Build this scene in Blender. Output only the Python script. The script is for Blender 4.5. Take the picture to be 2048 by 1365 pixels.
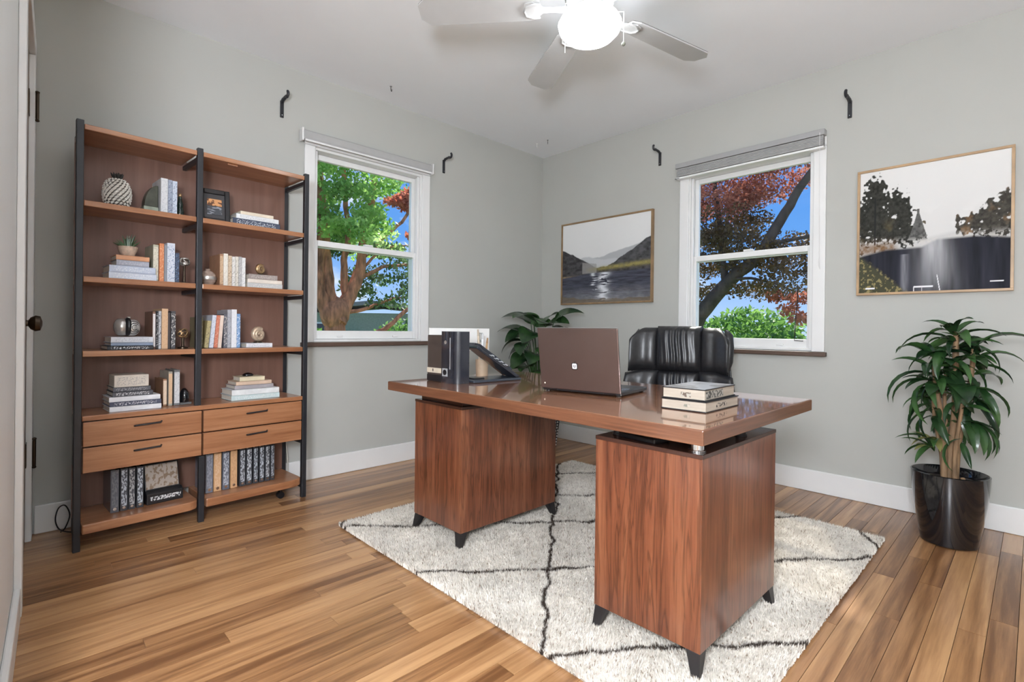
import bpy, bmesh, math, random
import numpy as np
from mathutils import Vector, Matrix, Euler

for o in list(bpy.data.objects):
    bpy.data.objects.remove(o, do_unlink=True)
SC = bpy.context.scene
COL = SC.collection
random.seed(7)
RNG = np.random.default_rng(11)
R = math.radians

# ------------------------------------------------------------------ camera
YAW, PITCH, ROLL = 0.80122, -0.00198, 0.0115
FPX, SHY, CAMZ = 1015.87, -21.74, 0.924
fw = Vector((math.cos(YAW)*math.cos(PITCH), math.sin(YAW)*math.cos(PITCH), math.sin(PITCH)))
rt = Vector((math.sin(YAW), -math.cos(YAW), 0))
up = rt.cross(fw)
rr = rt*math.cos(ROLL)+up*math.sin(ROLL)
uu = up*math.cos(ROLL)-rt*math.sin(ROLL)
cam_data = bpy.data.cameras.new('camera')
cam = bpy.data.objects.new('camera', cam_data)
COL.objects.link(cam)
cam.matrix_world = Matrix(((rr.x, uu.x, -fw.x, 0), (rr.y, uu.y, -fw.y, 0), (rr.z, uu.z, -fw.z, CAMZ), (0, 0, 0, 1)))
cam_data.sensor_width = 36
cam_data.lens = FPX/2048*36
cam_data.shift_y = SHY/2048
cam_data.clip_start = 0.02
cam_data.clip_end = 300
SC.camera = cam

# ------------------------------------------------------------------ world, sun, exposure
SC.view_settings.view_transform = 'Standard'
SC.view_settings.look = 'None'
SC.view_settings.gamma = 1
SC.view_settings.use_curve_mapping = False
SC.view_settings.exposure = 0.0
LAMP_STRENGTH = 19.0
FILL_STRENGTH = 140.0

W = bpy.data.worlds.new('sky')
SC.world = W
W.use_nodes = True
wn, wl = W.node_tree.nodes, W.node_tree.links
wn.clear()
w_out = wn.new('ShaderNodeOutputWorld')
w_bg = wn.new('ShaderNodeBackground')
w_bg.inputs['Strength'].default_value = 1.25
w_tc = wn.new('ShaderNodeTexCoord')
w_sep = wn.new('ShaderNodeSeparateXYZ')
w_ramp = wn.new('ShaderNodeValToRGB')
w_ramp.color_ramp.elements[0].position = 0.0
w_ramp.color_ramp.elements[0].color = (0.46, 0.64, 0.92, 1)
w_ramp.color_ramp.elements[1].position = 0.45
w_ramp.color_ramp.elements[1].color = (0.055, 0.22, 0.70, 1)
e = w_ramp.color_ramp.elements.new(0.16)
e.color = (0.12, 0.34, 0.80, 1)
w_noise = wn.new('ShaderNodeTexNoise')
w_noise.inputs['Scale'].default_value = 5.0
w_noise.inputs['Detail'].default_value = 6.0
w_map = wn.new('ShaderNodeMapping')
w_map.inputs['Scale'].default_value = (1, 1, 2.2)
w_cr = wn.new('ShaderNodeValToRGB')
w_cr.color_ramp.elements[0].position = 0.50
w_cr.color_ramp.elements[1].position = 0.66
w_mix = wn.new('ShaderNodeMixRGB')
w_mix.inputs['Color2'].default_value = (0.92, 0.94, 0.97, 1)
wl.new(w_tc.outputs['Generated'], w_sep.inputs[0])
wl.new(w_sep.outputs['Z'], w_ramp.inputs[0])
wl.new(w_tc.outputs['Generated'], w_map.inputs[0])
wl.new(w_map.outputs[0], w_noise.inputs['Vector'])
wl.new(w_noise.outputs[0], w_cr.inputs[0])
wl.new(w_cr.outputs[0], w_mix.inputs['Fac'])
wl.new(w_ramp.outputs[0], w_mix.inputs['Color1'])
wl.new(w_mix.outputs[0], w_bg.inputs['Color'])
wl.new(w_bg.outputs[0], w_out.inputs[0])

sun_data = bpy.data.lights.new('sun', 'SUN')
sun_data.energy = 9.0
sun_data.angle = R(2.0)
sun_data.color = (1.0, 0.95, 0.87)
sun = bpy.data.objects.new('sun', sun_data)
COL.objects.link(sun)
sun.location = (8, 7, 12)
sun.rotation_euler = Vector((-0.93, -0.38, -1.22)).to_track_quat('-Z', 'Y').to_euler()

# ------------------------------------------------------------------ dimensions
XW, YW, H = 3.319, 3.053, 2.44
YF = -1.10


# ------------------------------------------------------------------ materials
MATS = {}


def new_mat(name):
    m = bpy.data.materials.new(name)
    m.use_nodes = True
    n, l = m.node_tree.nodes, m.node_tree.links
    return m, n, l, n['Principled BSDF']


def ramp(n, stops):
    r = n.new('ShaderNodeValToRGB')
    el = r.color_ramp.elements
    while len(el) < len(stops):
        el.new(0.5)
    for i, (p, c) in enumerate(stops):
        el[i].position = p
        el[i].color = (c[0], c[1], c[2], 1)
    return r


def mat(name, c, rough=0.5, metal=0.0, var=0.12, scale=18.0, bump=0.0, coat=0.0, spec=0.5, stretch=(1, 1, 1)):
    if name in MATS:
        return MATS[name]
    m, n, l, b = new_mat(name)
    tc = n.new('ShaderNodeTexCoord')
    mp = n.new('ShaderNodeMapping')
    mp.inputs['Scale'].default_value = stretch
    nz = n.new('ShaderNodeTexNoise')
    nz.inputs['Scale'].default_value = scale
    nz.inputs['Detail'].default_value = 4
    lo = tuple(x*(1-var) for x in c)
    hi = tuple(min(1, x*(1+var)) for x in c)
    r = ramp(n, [(0.3, lo), (0.7, hi)])
    l.new(tc.outputs['Object'], mp.inputs[0])
    l.new(mp.outputs[0], nz.inputs['Vector'])
    l.new(nz.outputs[0], r.inputs[0])
    l.new(r.outputs[0], b.inputs['Base Color'])
    b.inputs['Roughness'].default_value = rough
    b.inputs['Metallic'].default_value = metal
    b.inputs['Coat Weight'].default_value = coat
    b.inputs['Specular IOR Level'].default_value = spec
    if bump:
        bp = n.new('ShaderNodeBump')
        bp.inputs['Strength'].default_value = bump
        bp.inputs['Distance'].default_value = 0.01
        l.new(nz.outputs[0], bp.inputs['Height'])
        l.new(bp.outputs[0], b.inputs['Normal'])
    MATS[name] = m
    return m


def wood(name, dark, mid, light, grain=(9, 9, 0.7), fine=7.0, rough=0.35, coat=0.0, world=False, rand=0.0, distort=0.8, coatrough=0.1, streak=0.0):
    m, n, l, b = new_mat(name)
    tc = n.new('ShaderNodeTexCoord')
    geo = n.new('ShaderNodeNewGeometry')
    oi = n.new('ShaderNodeObjectInfo')
    src = geo.outputs['Position'] if world else tc.outputs['Object']
    add = n.new('ShaderNodeVectorMath')
    add.operation = 'MULTIPLY_ADD'
    cmb = n.new('ShaderNodeCombineXYZ')
    for i in range(3):
        l.new(oi.outputs['Random'], cmb.inputs[i])
    l.new(cmb.outputs[0], add.inputs[0])
    add.inputs[1].default_value = (17, 31, 23)
    l.new(src, add.inputs[2])
    mp = n.new('ShaderNodeMapping')
    mp.inputs['Scale'].default_value = grain
    l.new(add.outputs[0], mp.inputs[0])
    n1 = n.new('ShaderNodeTexNoise')
    n1.inputs['Scale'].default_value = 1.0
    n1.inputs['Detail'].default_value = 5
    n1.inputs['Distortion'].default_value = distort
    l.new(mp.outputs[0], n1.inputs['Vector'])
    n2 = n.new('ShaderNodeTexNoise')
    n2.inputs['Scale'].default_value = fine
    n2.inputs['Detail'].default_value = 6
    n2.inputs['Roughness'].default_value = 0.65
    l.new(mp.outputs[0], n2.inputs['Vector'])
    mx = n.new('ShaderNodeMath')
    mx.operation = 'MULTIPLY_ADD'
    l.new(n2.outputs[0], mx.inputs[0])
    mx.inputs[1].default_value = 0.45
    sc = n.new('ShaderNodeMath')
    sc.operation = 'MULTIPLY'
    sc.inputs[1].default_value = 0.6
    l.new(n1.outputs[0], sc.inputs[0])
    l.new(sc.outputs[0], mx.inputs[2])
    fac = mx
    if rand:
        a2 = n.new('ShaderNodeMath')
        a2.operation = 'MULTIPLY_ADD'
        l.new(oi.outputs['Random'], a2.inputs[0])
        a2.inputs[1].default_value = rand
        a3 = n.new('ShaderNodeMath')
        a3.operation = 'SUBTRACT'
        a3.inputs[1].default_value = rand*0.5
        l.new(mx.outputs[0], a3.inputs[0])
        l.new(a3.outputs[0], a2.inputs[2])
        fac = a2
    r = ramp(n, [(0.36, dark), (0.52, mid), (0.68, light)])
    l.new(fac.outputs[0], r.inputs[0])
    if streak:
        n3 = n.new('ShaderNodeTexNoise')
        n3.inputs['Scale'].default_value = fine*0.75
        n3.inputs['Detail'].default_value = 2
        n3.inputs['Distortion'].default_value = 1.2
        l.new(mp.outputs[0], n3.inputs['Vector'])
        r3 = ramp(n, [(0.44, (1, 1, 1)), (0.50, (1-streak,)*3), (0.56, (1, 1, 1))])
        l.new(n3.outputs[0], r3.inputs[0])
        mm = n.new('ShaderNodeMixRGB')
        mm.blend_type = 'MULTIPLY'
        mm.inputs[0].default_value = 1
        l.new(r.outputs[0], mm.inputs[1])
        l.new(r3.outputs[0], mm.inputs[2])
        l.new(mm.outputs[0], b.inputs['Base Color'])
    else:
        l.new(r.outputs[0], b.inputs['Base Color'])
    b.inputs['Roughness'].default_value = rough
    b.inputs['Coat Weight'].default_value = coat
    b.inputs['Coat Roughness'].default_value = coatrough
    bp = n.new('ShaderNodeBump')
    bp.inputs['Strength'].default_value = 0.05
    bp.inputs['Distance'].default_value = 0.003
    l.new(n2.outputs[0], bp.inputs['Height'])
    l.new(bp.outputs[0], b.inputs['Normal'])
    MATS[name] = m
    return m


def print_mat(name, base, ink, scale=(60, 60, 60), thr=0.5, rough=0.5):
    """flat print: blotchy marks of one ink on a base colour"""
    if name in MATS:
        return MATS[name]
    m, n, l, b = new_mat(name)
    tc = n.new('ShaderNodeTexCoord')
    mp = n.new('ShaderNodeMapping')
    mp.inputs['Scale'].default_value = scale
    nz = n.new('ShaderNodeTexNoise')
    nz.inputs['Scale'].default_value = 1.0
    nz.inputs['Detail'].default_value = 3
    r = ramp(n, [(thr-0.02, base), (thr+0.02, ink)])
    l.new(tc.outputs['Object'], mp.inputs[0])
    l.new(mp.outputs[0], nz.inputs['Vector'])
    l.new(nz.outputs[0], r.inputs[0])
    l.new(r.outputs[0], b.inputs['Base Color'])
    b.inputs['Roughness'].default_value = rough
    MATS[name] = m
    return m


def leaf_mat(name, dark, light, trans=0.35, rough=0.35, scale=6.0):
    m, n, l, b = new_mat(name)
    tc = n.new('ShaderNodeNewGeometry')
    nz = n.new('ShaderNodeTexNoise')
    nz.inputs['Scale'].default_value = scale
    nz.inputs['Detail'].default_value = 3
    l.new(tc.outputs['Position'], nz.inputs['Vector'])
    r = ramp(n, [(0.35, dark), (0.65, light)])
    l.new(nz.outputs[0], r.inputs[0])
    l.new(r.outputs[0], b.inputs['Base Color'])
    b.inputs['Roughness'].default_value = rough
    tr = n.new('ShaderNodeBsdfTranslucent')
    l.new(r.outputs[0], tr.inputs['Color'])
    mx = n.new('ShaderNodeMixShader')
    mx.inputs[0].default_value = trans
    out = n['Material Output']
    l.new(b.outputs[0], mx.inputs[1])
    l.new(tr.outputs[0], mx.inputs[2])
    l.new(mx.outputs[0], out.inputs[0])
    MATS[name] = m
    return m


def attr_mat(name, rough=0.6, var=0.0, scale=300, spec=0.5):
    m, n, l, b = new_mat(name)
    a = n.new('ShaderNodeAttribute')
    a.attribute_name = 'Col'
    if var:
        nz = n.new('ShaderNodeTexNoise')
        tc = n.new('ShaderNodeTexCoord')
        nz.inputs['Scale'].default_value = scale
        l.new(tc.outputs['Object'], nz.inputs['Vector'])
        r = ramp(n, [(0.3, (1-var,)*3), (0.7, (1, 1, 1))])
        l.new(nz.outputs[0], r.inputs[0])
        mx = n.new('ShaderNodeMixRGB')
        mx.blend_type = 'MULTIPLY'
        mx.inputs[0].default_value = 1
        l.new(a.outputs['Color'], mx.inputs[1])
        l.new(r.outputs[0], mx.inputs[2])
        l.new(mx.outputs[0], b.inputs['Base Color'])
    else:
        l.new(a.outputs['Color'], b.inputs['Base Color'])
    b.inputs['Roughness'].default_value = rough
    b.inputs['Specular IOR Level'].default_value = spec
    MATS[name] = m
    return m


def glass_mat():
    m, n, l, b = new_mat('window_glass')
    n.remove(b)
    t = n.new('ShaderNodeBsdfTransparent')
    t.inputs[0].default_value = (0.97, 0.98, 0.98, 1)
    g = n.new('ShaderNodeBsdfGlossy')
    g.inputs['Roughness'].default_value = 0.02
    f = n.new('ShaderNodeFresnel')
    f.inputs[0].default_value = 1.45
    s = n.new('ShaderNodeMath')
    s.operation = 'MULTIPLY'
    s.inputs[1].default_value = 0.6
    l.new(f.outputs[0], s.inputs[0])
    mx = n.new('ShaderNodeMixShader')
    l.new(s.outputs[0], mx.inputs[0])
    l.new(t.outputs[0], mx.inputs[1])
    l.new(g.outputs[0], mx.inputs[2])
    l.new(mx.outputs[0], n['Material Output'].inputs[0])
    return m


def emit_mat(name, c, s):
    m, n, l, b = new_mat(name)
    b.inputs['Base Color'].default_value = (*c, 1)
    b.inputs['Emission Color'].default_value = (*c, 1)
    b.inputs['Emission Strength'].default_value = s
    return m


M_WALL = mat('wall_paint', (0.475, 0.478, 0.447), 0.7, var=0.015, scale=3, bump=0.02, spec=0.3)
M_CEIL = mat('ceiling_paint', (0.90, 0.925, 0.95), 0.8, var=0.01, scale=3, spec=0.2)
M_TRIM = mat('white_trim_paint', (0.80, 0.80, 0.79), 0.35, var=0.02, scale=5)
M_SUB = mat('dark_subfloor', (0.06, 0.035, 0.02), 0.8)
M_FLOOR = wood('oak_floor', (0.17, 0.074, 0.029), (0.36, 0.182, 0.078), (0.53, 0.30, 0.14), grain=(1.1, 22, 22), fine=2.8, rough=0.30, coat=0.25, world=True, rand=0.25, distort=0.6, coatrough=0.22)
M_WALNUT = wood('walnut_vertical', (0.085, 0.026, 0.013), (0.185, 0.060, 0.028), (0.285, 0.110, 0.053), grain=(9, 9, 0.55), fine=6, rough=0.28, coat=0.6, coatrough=0.14, streak=0.42)
M_TOP = wood('walnut_top', (0.19, 0.072, 0.034), (0.32, 0.138, 0.068), (0.43, 0.21, 0.11), grain=(9, 0.8, 9), fine=5, rough=0.16, coat=1.0, coatrough=0.04)
M_SHELF = wood('shelf_wood', (0.24, 0.094, 0.040), (0.36, 0.158, 0.073), (0.46, 0.23, 0.118), grain=(0.9, 14, 14), fine=6, rough=0.28, coat=0.35, coatrough=0.15)
M_BACK = wood('shelf_back_wood', (0.150, 0.074, 0.051), (0.185, 0.093, 0.066), (0.225, 0.118, 0.086), grain=(10, 10, 0.5), fine=4, rough=0.45)
M_PEDTOP = mat('dark_brown_lacquer', (0.060, 0.026, 0.018), 0.22, var=0.2, scale=4)
M_METAL = mat('black_powder_metal', (0.018, 0.019, 0.023), 0.42, var=0.2, spec=0.5)
M_LEG = mat('dark_leg_metal', (0.030, 0.027, 0.028), 0.38, metal=0.3)
M_CHROME = mat('chrome', (0.75, 0.76, 0.78), 0.08, metal=1.0, var=0.02)
M_BLACK = mat('black_plastic', (0.012, 0.012, 0.014), 0.3, var=0.2)
M_LEATHER = mat('black_leather', (0.016, 0.016, 0.018), 0.34, var=0.25, scale=60, bump=0.06, spec=0.6)
M_GLASS = glass_mat()
M_BROWN = mat('brown_sill_paint', (0.10, 0.062, 0.045), 0.5)
M_BRONZE = mat('dark_bronze', (0.055, 0.038, 0.025), 0.32, metal=0.8)
M_DOOR = wood('stained_door', (0.12, 0.06, 0.03), (0.22, 0.12, 0.065), (0.32, 0.19, 0.11), grain=(12, 12, 0.8), fine=4, rough=0.4)
M_PAGES = mat('paper_pages', (0.74, 0.69, 0.60), 0.85, var=0.12, scale=250, stretch=(1, 1, 1))
M_POT = mat('gloss_black_ceramic', (0.008, 0.008, 0.010), 0.07, coat=0.5, var=0.1)
M_SOIL = mat('potting_soil', (0.045, 0.028, 0.018), 0.95, var=0.6, scale=70, bump=0.6)
M_FAN = mat('white_fan_paint', (0.50, 0.505, 0.50), 0.4, var=0.02)
M_GOLD = mat('pale_oak_frame', (0.42, 0.27, 0.14), 0.4, var=0.2, scale=10)


# ------------------------------------------------------------------ mesh builder
class MB:
    def __init__(s):
        s.v, s.f = [], []

    def box(s, x0, x1, y0, y1, z0, z1):
        b = len(s.v)
        s.v += [(x0, y0, z0), (x1, y0, z0), (x1, y1, z0), (x0, y1, z0), (x0, y0, z1), (x1, y0, z1), (x1, y1, z1), (x0, y1, z1)]
        s.f += [[b+i for i in q] for q in ((0, 3, 2, 1), (4, 5, 6, 7), (0, 1, 5, 4), (1, 2, 6, 5), (2, 3, 7, 6), (3, 0, 4, 7))]
        return s

    def hexa(s, bot, top):
        b = len(s.v)
        s.v += list(bot)+list(top)
        s.f += [[b+i for i in q] for q in ((0, 3, 2, 1), (4, 5, 6, 7), (0, 1, 5, 4), (1, 2, 6, 5), (2, 3, 7, 6), (3, 0, 4, 7))]
        return s

    def prism(s, poly, a0, a1, axis='z'):
        """extrude a 2D polygon along an axis; the other two coordinates follow in xyz order"""
        b, n = len(s.v), len(poly)
        for a in (a0, a1):
            for p, q in poly:
                s.v.append({'z': (p, q, a), 'y': (p, a, q), 'x': (a, p, q)}[axis])
        s.f.append([b+i for i in range(n)][::-1])
        s.f.append([b+n+i for i in range(n)])
        for i in range(n):
            j = (i+1) % n
            s.f.append([b+i, b+j, b+n+j, b+n+i])
        return s

    def tube(s, pts, rad, n=8, cap=True):
        pts = [Vector(p) for p in pts]
        if not isinstance(rad, (list, tuple)):
            rad = [rad]*len(pts)
        b = len(s.v)
        u = None
        for i, p in enumerate(pts):
            d = (pts[min(i+1, len(pts)-1)]-pts[max(i-1, 0)])
            d = d.normalized() if d.length > 1e-9 else Vector((0, 0, 1))
            if u is None:
                u = d.orthogonal().normalized()
            u = (u-d*u.dot(d))
            u = u.normalized() if u.length > 1e-6 else d.orthogonal().normalized()
            w = d.cross(u)
            for k in range(n):
                a = 2*math.pi*k/n
                s.v.append(tuple(p+(u*math.cos(a)+w*math.sin(a))*rad[i]))
        for i in range(len(pts)-1):
            for k in range(n):
                k2 = (k+1) % n
                s.f.append([b+i*n+k, b+i*n+k2, b+(i+1)*n+k2, b+(i+1)*n+k])
        if cap:
            s.f.append([b+k for k in range(n)][::-1])
            s.f.append([b+(len(pts)-1)*n+k for k in range(n)])
        return s

    def lathe(s, prof, n=24, c=(0, 0, 0), sx=1, sy=1):
        b = len(s.v)
        for r, z in prof:
            for k in range(n):
                a = 2*math.pi*k/n
                s.v.append((c[0]+r*math.cos(a)*sx, c[1]+r*math.sin(a)*sy, c[2]+z))
        for i in range(len(prof)-1):
            for k in range(n):
                k2 = (k+1) % n
                s.f.append([b+i*n+k, b+i*n+k2, b+(i+1)*n+k2, b+(i+1)*n+k])
        s.f.append([b+k for k in range(n)][::-1])
        s.f.append([b+(len(prof)-1)*n+k for k in range(n)])
        return s

    def ell(s, c, r, n=16, m=10, fn=None):
        if not isinstance(r, (tuple, list)):
            r = (r, r, r)
        b = len(s.v)
        for i in range(m+1):
            t = math.pi*i/m
            for k in range(n):
                a = 2*math.pi*k/n
                q = (math.sin(t)*math.cos(a), math.sin(t)*math.sin(a), -math.cos(t))
                f = fn(a, t) if fn else 1
                s.v.append((c[0]+r[0]*q[0]*f, c[1]+r[1]*q[1]*f, c[2]+r[2]*q[2]*f))
        for i in range(m):
            for k in range(n):
                k2 = (k+1) % n
                s.f.append([b+i*n+k, b+i*n+k2, b+(i+1)*n+k2, b+(i+1)*n+k])
        return s

    def grid(s, fn, nu, nv, flip=False):
        b = len(s.v)
        for i in range(nu+1):
            for j in range(nv+1):
                s.v.append(tuple(fn(i/nu, j/nv)))
        for i in range(nu):
            for j in range(nv):
                q = [b+i*(nv+1)+j, b+(i+1)*(nv+1)+j, b+(i+1)*(nv+1)+j+1, b+i*(nv+1)+j+1]
                s.f.append(q[::-1] if flip else q)
        return s

    def mesh(s, name, m, smooth=0):
        me = bpy.data.meshes.new(name)
        me.from_pydata(s.v, [], s.f)
        me.materials.append(m)
        if smooth:
            me.polygons.foreach_set('use_smooth', [True]*len(me.polygons))
            me.set_sharp_from_angle(angle=R(smooth))
        me.update()
        return me

    def obj(s, name, m, parent=None, smooth=0, bevel=0, seg=2, loc=None, rot=None):
        o = bpy.data.objects.new(name, s.mesh(name, m, smooth))
        COL.objects.link(o)
        if parent:
            o.parent = parent
        if loc:
            o.location = loc
        if rot:
            o.rotation_euler = rot
        if bevel:
            md = o.modifiers.new('bevel', 'BEVEL')
            md.width = bevel
            md.segments = seg
            md.limit_method = 'ANGLE'
            md.angle_limit = R(35)
        return o


def tag(o, label, cat, group=None):
    o['label'] = label
    o['category'] = cat
    if group:
        o['group'] = group
    return o


def thing(name, label, cat, loc=(0, 0, 0), rotz=0, group=None):
    o = bpy.data.objects.new(name, None)
    o.empty_display_size = 0.05
    COL.objects.link(o)
    o.location = loc
    o.rotation_euler = (0, 0, rotz)
    return tag(o, label, cat, group)


def struct(o):
    o['kind'] = 'structure'
    return o


def sempty(name, loc=(0, 0, 0), rotz=0):
    o = bpy.data.objects.new(name, None)
    o.empty_display_size = 0.05
    COL.objects.link(o)
    o.location = loc
    o.rotation_euler = (0, 0, rotz)
    return struct(o)


def inst(name, me, parent=None, M=None):
    o = bpy.data.objects.new(name, me)
    COL.objects.link(o)
    if parent:
        o.parent = parent
    if M is not None:
        o.matrix_local = M
    return o


# ------------------------------------------------------------------ numpy noise for prints
def vnoise(x, y, seed=0):
    r = np.random.default_rng(seed).random((64, 64))
    xi, yi = np.floor(x).astype(int), np.floor(y).astype(int)
    xf, yf = x-xi, y-yi
    xf, yf = xf*xf*(3-2*xf), yf*yf*(3-2*yf)
    g = lambda a, b: r[a % 64, b % 64]
    return (g(xi, yi)*(1-xf)+g(xi+1, yi)*xf)*(1-yf)+(g(xi, yi+1)*(1-xf)+g(xi+1, yi+1)*xf)*yf


def fbm(x, y, seed=0, o=4):
    t, a, k = 0, 0.5, 0
    for i in range(o):
        t = t+a*vnoise(x*2**i, y*2**i, seed+i)
        k += a
        a *= 0.5
    return t/k

# ================================================================== ROOM SHELL
T = 0.15
HX0 = -1.25          # the hall beyond the cased opening beside the camera
floor = struct(MB().box(HX0-T, XW+T, YF-T, YW+T, -0.12, -0.012).obj('floor', M_SUB))
plank_me = MB()
plank_me.hexa([(0, 0.0006, -0.012), (1, 0.0006, -0.012), (1, 0.9994, -0.012), (0, 0.9994, -0.012)],
              [(0.0006, 0.012, 0), (0.9994, 0.012, 0), (0.9994, 0.988, 0), (0.0006, 0.988, 0)])
plank_me = plank_me.mesh('plank', M_FLOOR)
PW = 0.0665
row = 0
y = YF
prnd = random.Random(5)
while y < YW-0.001:
    w = min(PW, YW-y)
    x = (HX0 if y < 1.45 else -0.12)
    end = XW
    x -= 0
    first = True
    while x < end-0.001:
        L = prnd.uniform(0.55, 1.75) if y > 0 else 2.3
        if first:
            L *= prnd.uniform(0.3, 1)
            first = False
        if end-x-L < 0.28:
            L = end-x
        o = inst('plank', plank_me, floor, Matrix.Translation((x, y, 0)) @ Matrix.Diagonal((L, w, 1, 1)))
        x += L
    y += w

ceiling = struct(MB().box(HX0-T, XW+T, YF-T, YW+T, H, H+0.12).obj('ceiling', M_CEIL))


def wall_with_hole(name, a0, a1, h0, h1, z0, z1, fn):
    m = MB()
    for (p0, p1, q0, q1) in ((a0, h0, 0, H), (h1, a1, 0, H), (h0, h1, 0, z0), (h0, h1, z1, H)):
        m.box(*fn(p0, p1), q0, q1)
    return struct(m.obj(name, M_WALL))


W1C, W2C = 1.66, 1.293       # window centres along their walls
OH = 0.392                   # half width of the opening
wall_with_hole('wall_back', -0.14, XW+T, W1C-OH, W1C+OH, 0.835, 2.015, lambda p, q: (p, q, YW, YW+T))
wall_with_hole('wall_right', YF-T, YW, W2C-OH, W2C+OH, 0.815, 2.000, lambda p, q: (XW, XW+T, p, q))
struct(MB().box(HX0, XW, YF-T, YF, 0, H).obj('wall_front', M_WALL))
hall = MB().box(HX0-T, HX0, YF-T, 1.60, 0, H)
hall.box(HX0, -0.17, 1.45, 1.60, 0, H)
struct(hall.obj('wall_hall', M_WALL))

# left wall stands 2.2 degrees off square; its own frame: local y runs along it, +x into the room
LW = sempty('wall_left', (-0.007, 2.284, 0), -0.0388)
m = MB()
m.box(-0.13, 0, -0.93, -0.005, 0, H)
m.box(-0.13, 0, -0.005, 0.665, 2.06, H)
m.box(-0.13, 0, 0.665, 0.764, 0, H)
m.obj('wall_face', mat('white_wall_paint', (0.80, 0.81, 0.80), 0.6, var=0.015, scale=3), LW)
bl = sempty('baseboard_left', (-0.007, 2.284, 0), -0.0388)
MB().box(0.0003, 0.018, -0.925, -0.0755, 0.0005, 0.095).obj('board', M_TRIM, bl, bevel=0.005)
tr = sempty('trim_1', (-0.007, 2.284, 0), -0.0388)
MB().box(0.0003, 0.020, -0.075, 0.0, 0.0005, 2.06).obj('casing_board', M_TRIM, tr, bevel=0.003)
MB().box(0.0003, 0.022, 0.668, 0.752, 0.0005, 2.06).obj('casing_board', M_TRIM, tr, bevel=0.004)
MB().box(0.0003, 0.022, -0.075, 0.752, 2.0605, 2.135).obj('head_board', M_TRIM, tr, bevel=0.003)
MB().box(-0.128, -0.0005, 0.650, 0.6645, 0.0005, 2.055).obj('jamb_board', M_TRIM, tr)
tr2 = sempty('trim_2', (-0.007, 2.284, 0), -0.0388)
MB().box(-0.15, 0.012, -0.942, -0.9305, 0.0005, H-0.0005).obj('jamb_board', M_TRIM, tr2)
hp = thing('added_fill_lamp', 'added unseen fill lamp, a white globe on a pole in the hall', 'lamp', (-0.42, -0.10, 0))  # unseen lamp added behind the camera as the main fill light
MB().lathe([(0.15, 0.0005), (0.15, 0.014), (0.02, 0.022)], 28).obj('base', M_TRIM, hp, smooth=40)
MB().tube([(0, 0, 0.02), (0, 0, 1.10)], 0.011, 10).obj('pole', M_TRIM, hp, smooth=40)
MB().ell((0, 0, 1.30), (0.20, 0.20, 0.20), 32, 18).obj('globe', emit_mat('fill_lamp_glow', (0.93, 0.975, 1.06), FILL_STRENGTH), hp, smooth=60)


dr = sempty('door_1', (-0.007, 2.284, 0), -0.0388)
MB().box(-0.036, 0.002, 0.002, 0.645, 0.008, 2.045).obj('door_leaf', M_DOOR, dr, bevel=0.002)
kn = MB().lathe([(0.026, 0), (0.027, 0.004), (0.012, 0.008), (0.010, 0.022), (0.020, 0.028), (0.027, 0.040), (0.024, 0.052), (0.008, 0.057)], 20)
kn.obj('door_knob', M_BRONZE, dr, smooth=40, loc=(0.0022, 0.066, 0.925), rot=(0, R(90), 0))
for hz in (1.845, 0.375):
    hp = MB().box(0.0025, 0.0055, 0.615, 0.664, hz-0.05, hz+0.05).obj('hinge', M_BRONZE, dr)
    hb = MB().tube([(0.028, 0.672, hz-0.055), (0.028, 0.672, hz+0.055)], 0.0062, 10)
    hb.ell((0.028, 0.672, hz+0.060), (0.008, 0.008, 0.006), 10, 6)
    hb.ell((0.028, 0.672, hz-0.060), (0.008, 0.008, 0.006), 10, 6)
    hb.obj('hinge_barrel', M_BRONZE, hp, smooth=40)
    MB().box(0.0222, 0.0245, 0.668, 0.695, hz-0.05, hz+0.05).obj('hinge_leaf', M_BRONZE, hp)


def baseboard(name, x0, x1, y0, y1, z=0.125):
    o = MB().box(x0, x1, y0, y1, 0.0005, z).obj(name, M_TRIM, bevel=0.004)
    return struct(o)


baseboard('baseboard_back', 0.05, XW-0.015, YW-0.014, YW-0.0003)
baseboard('baseboard_right', XW-0.014, XW-0.0003, YF+0.0005, YW-0.0145)


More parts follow.
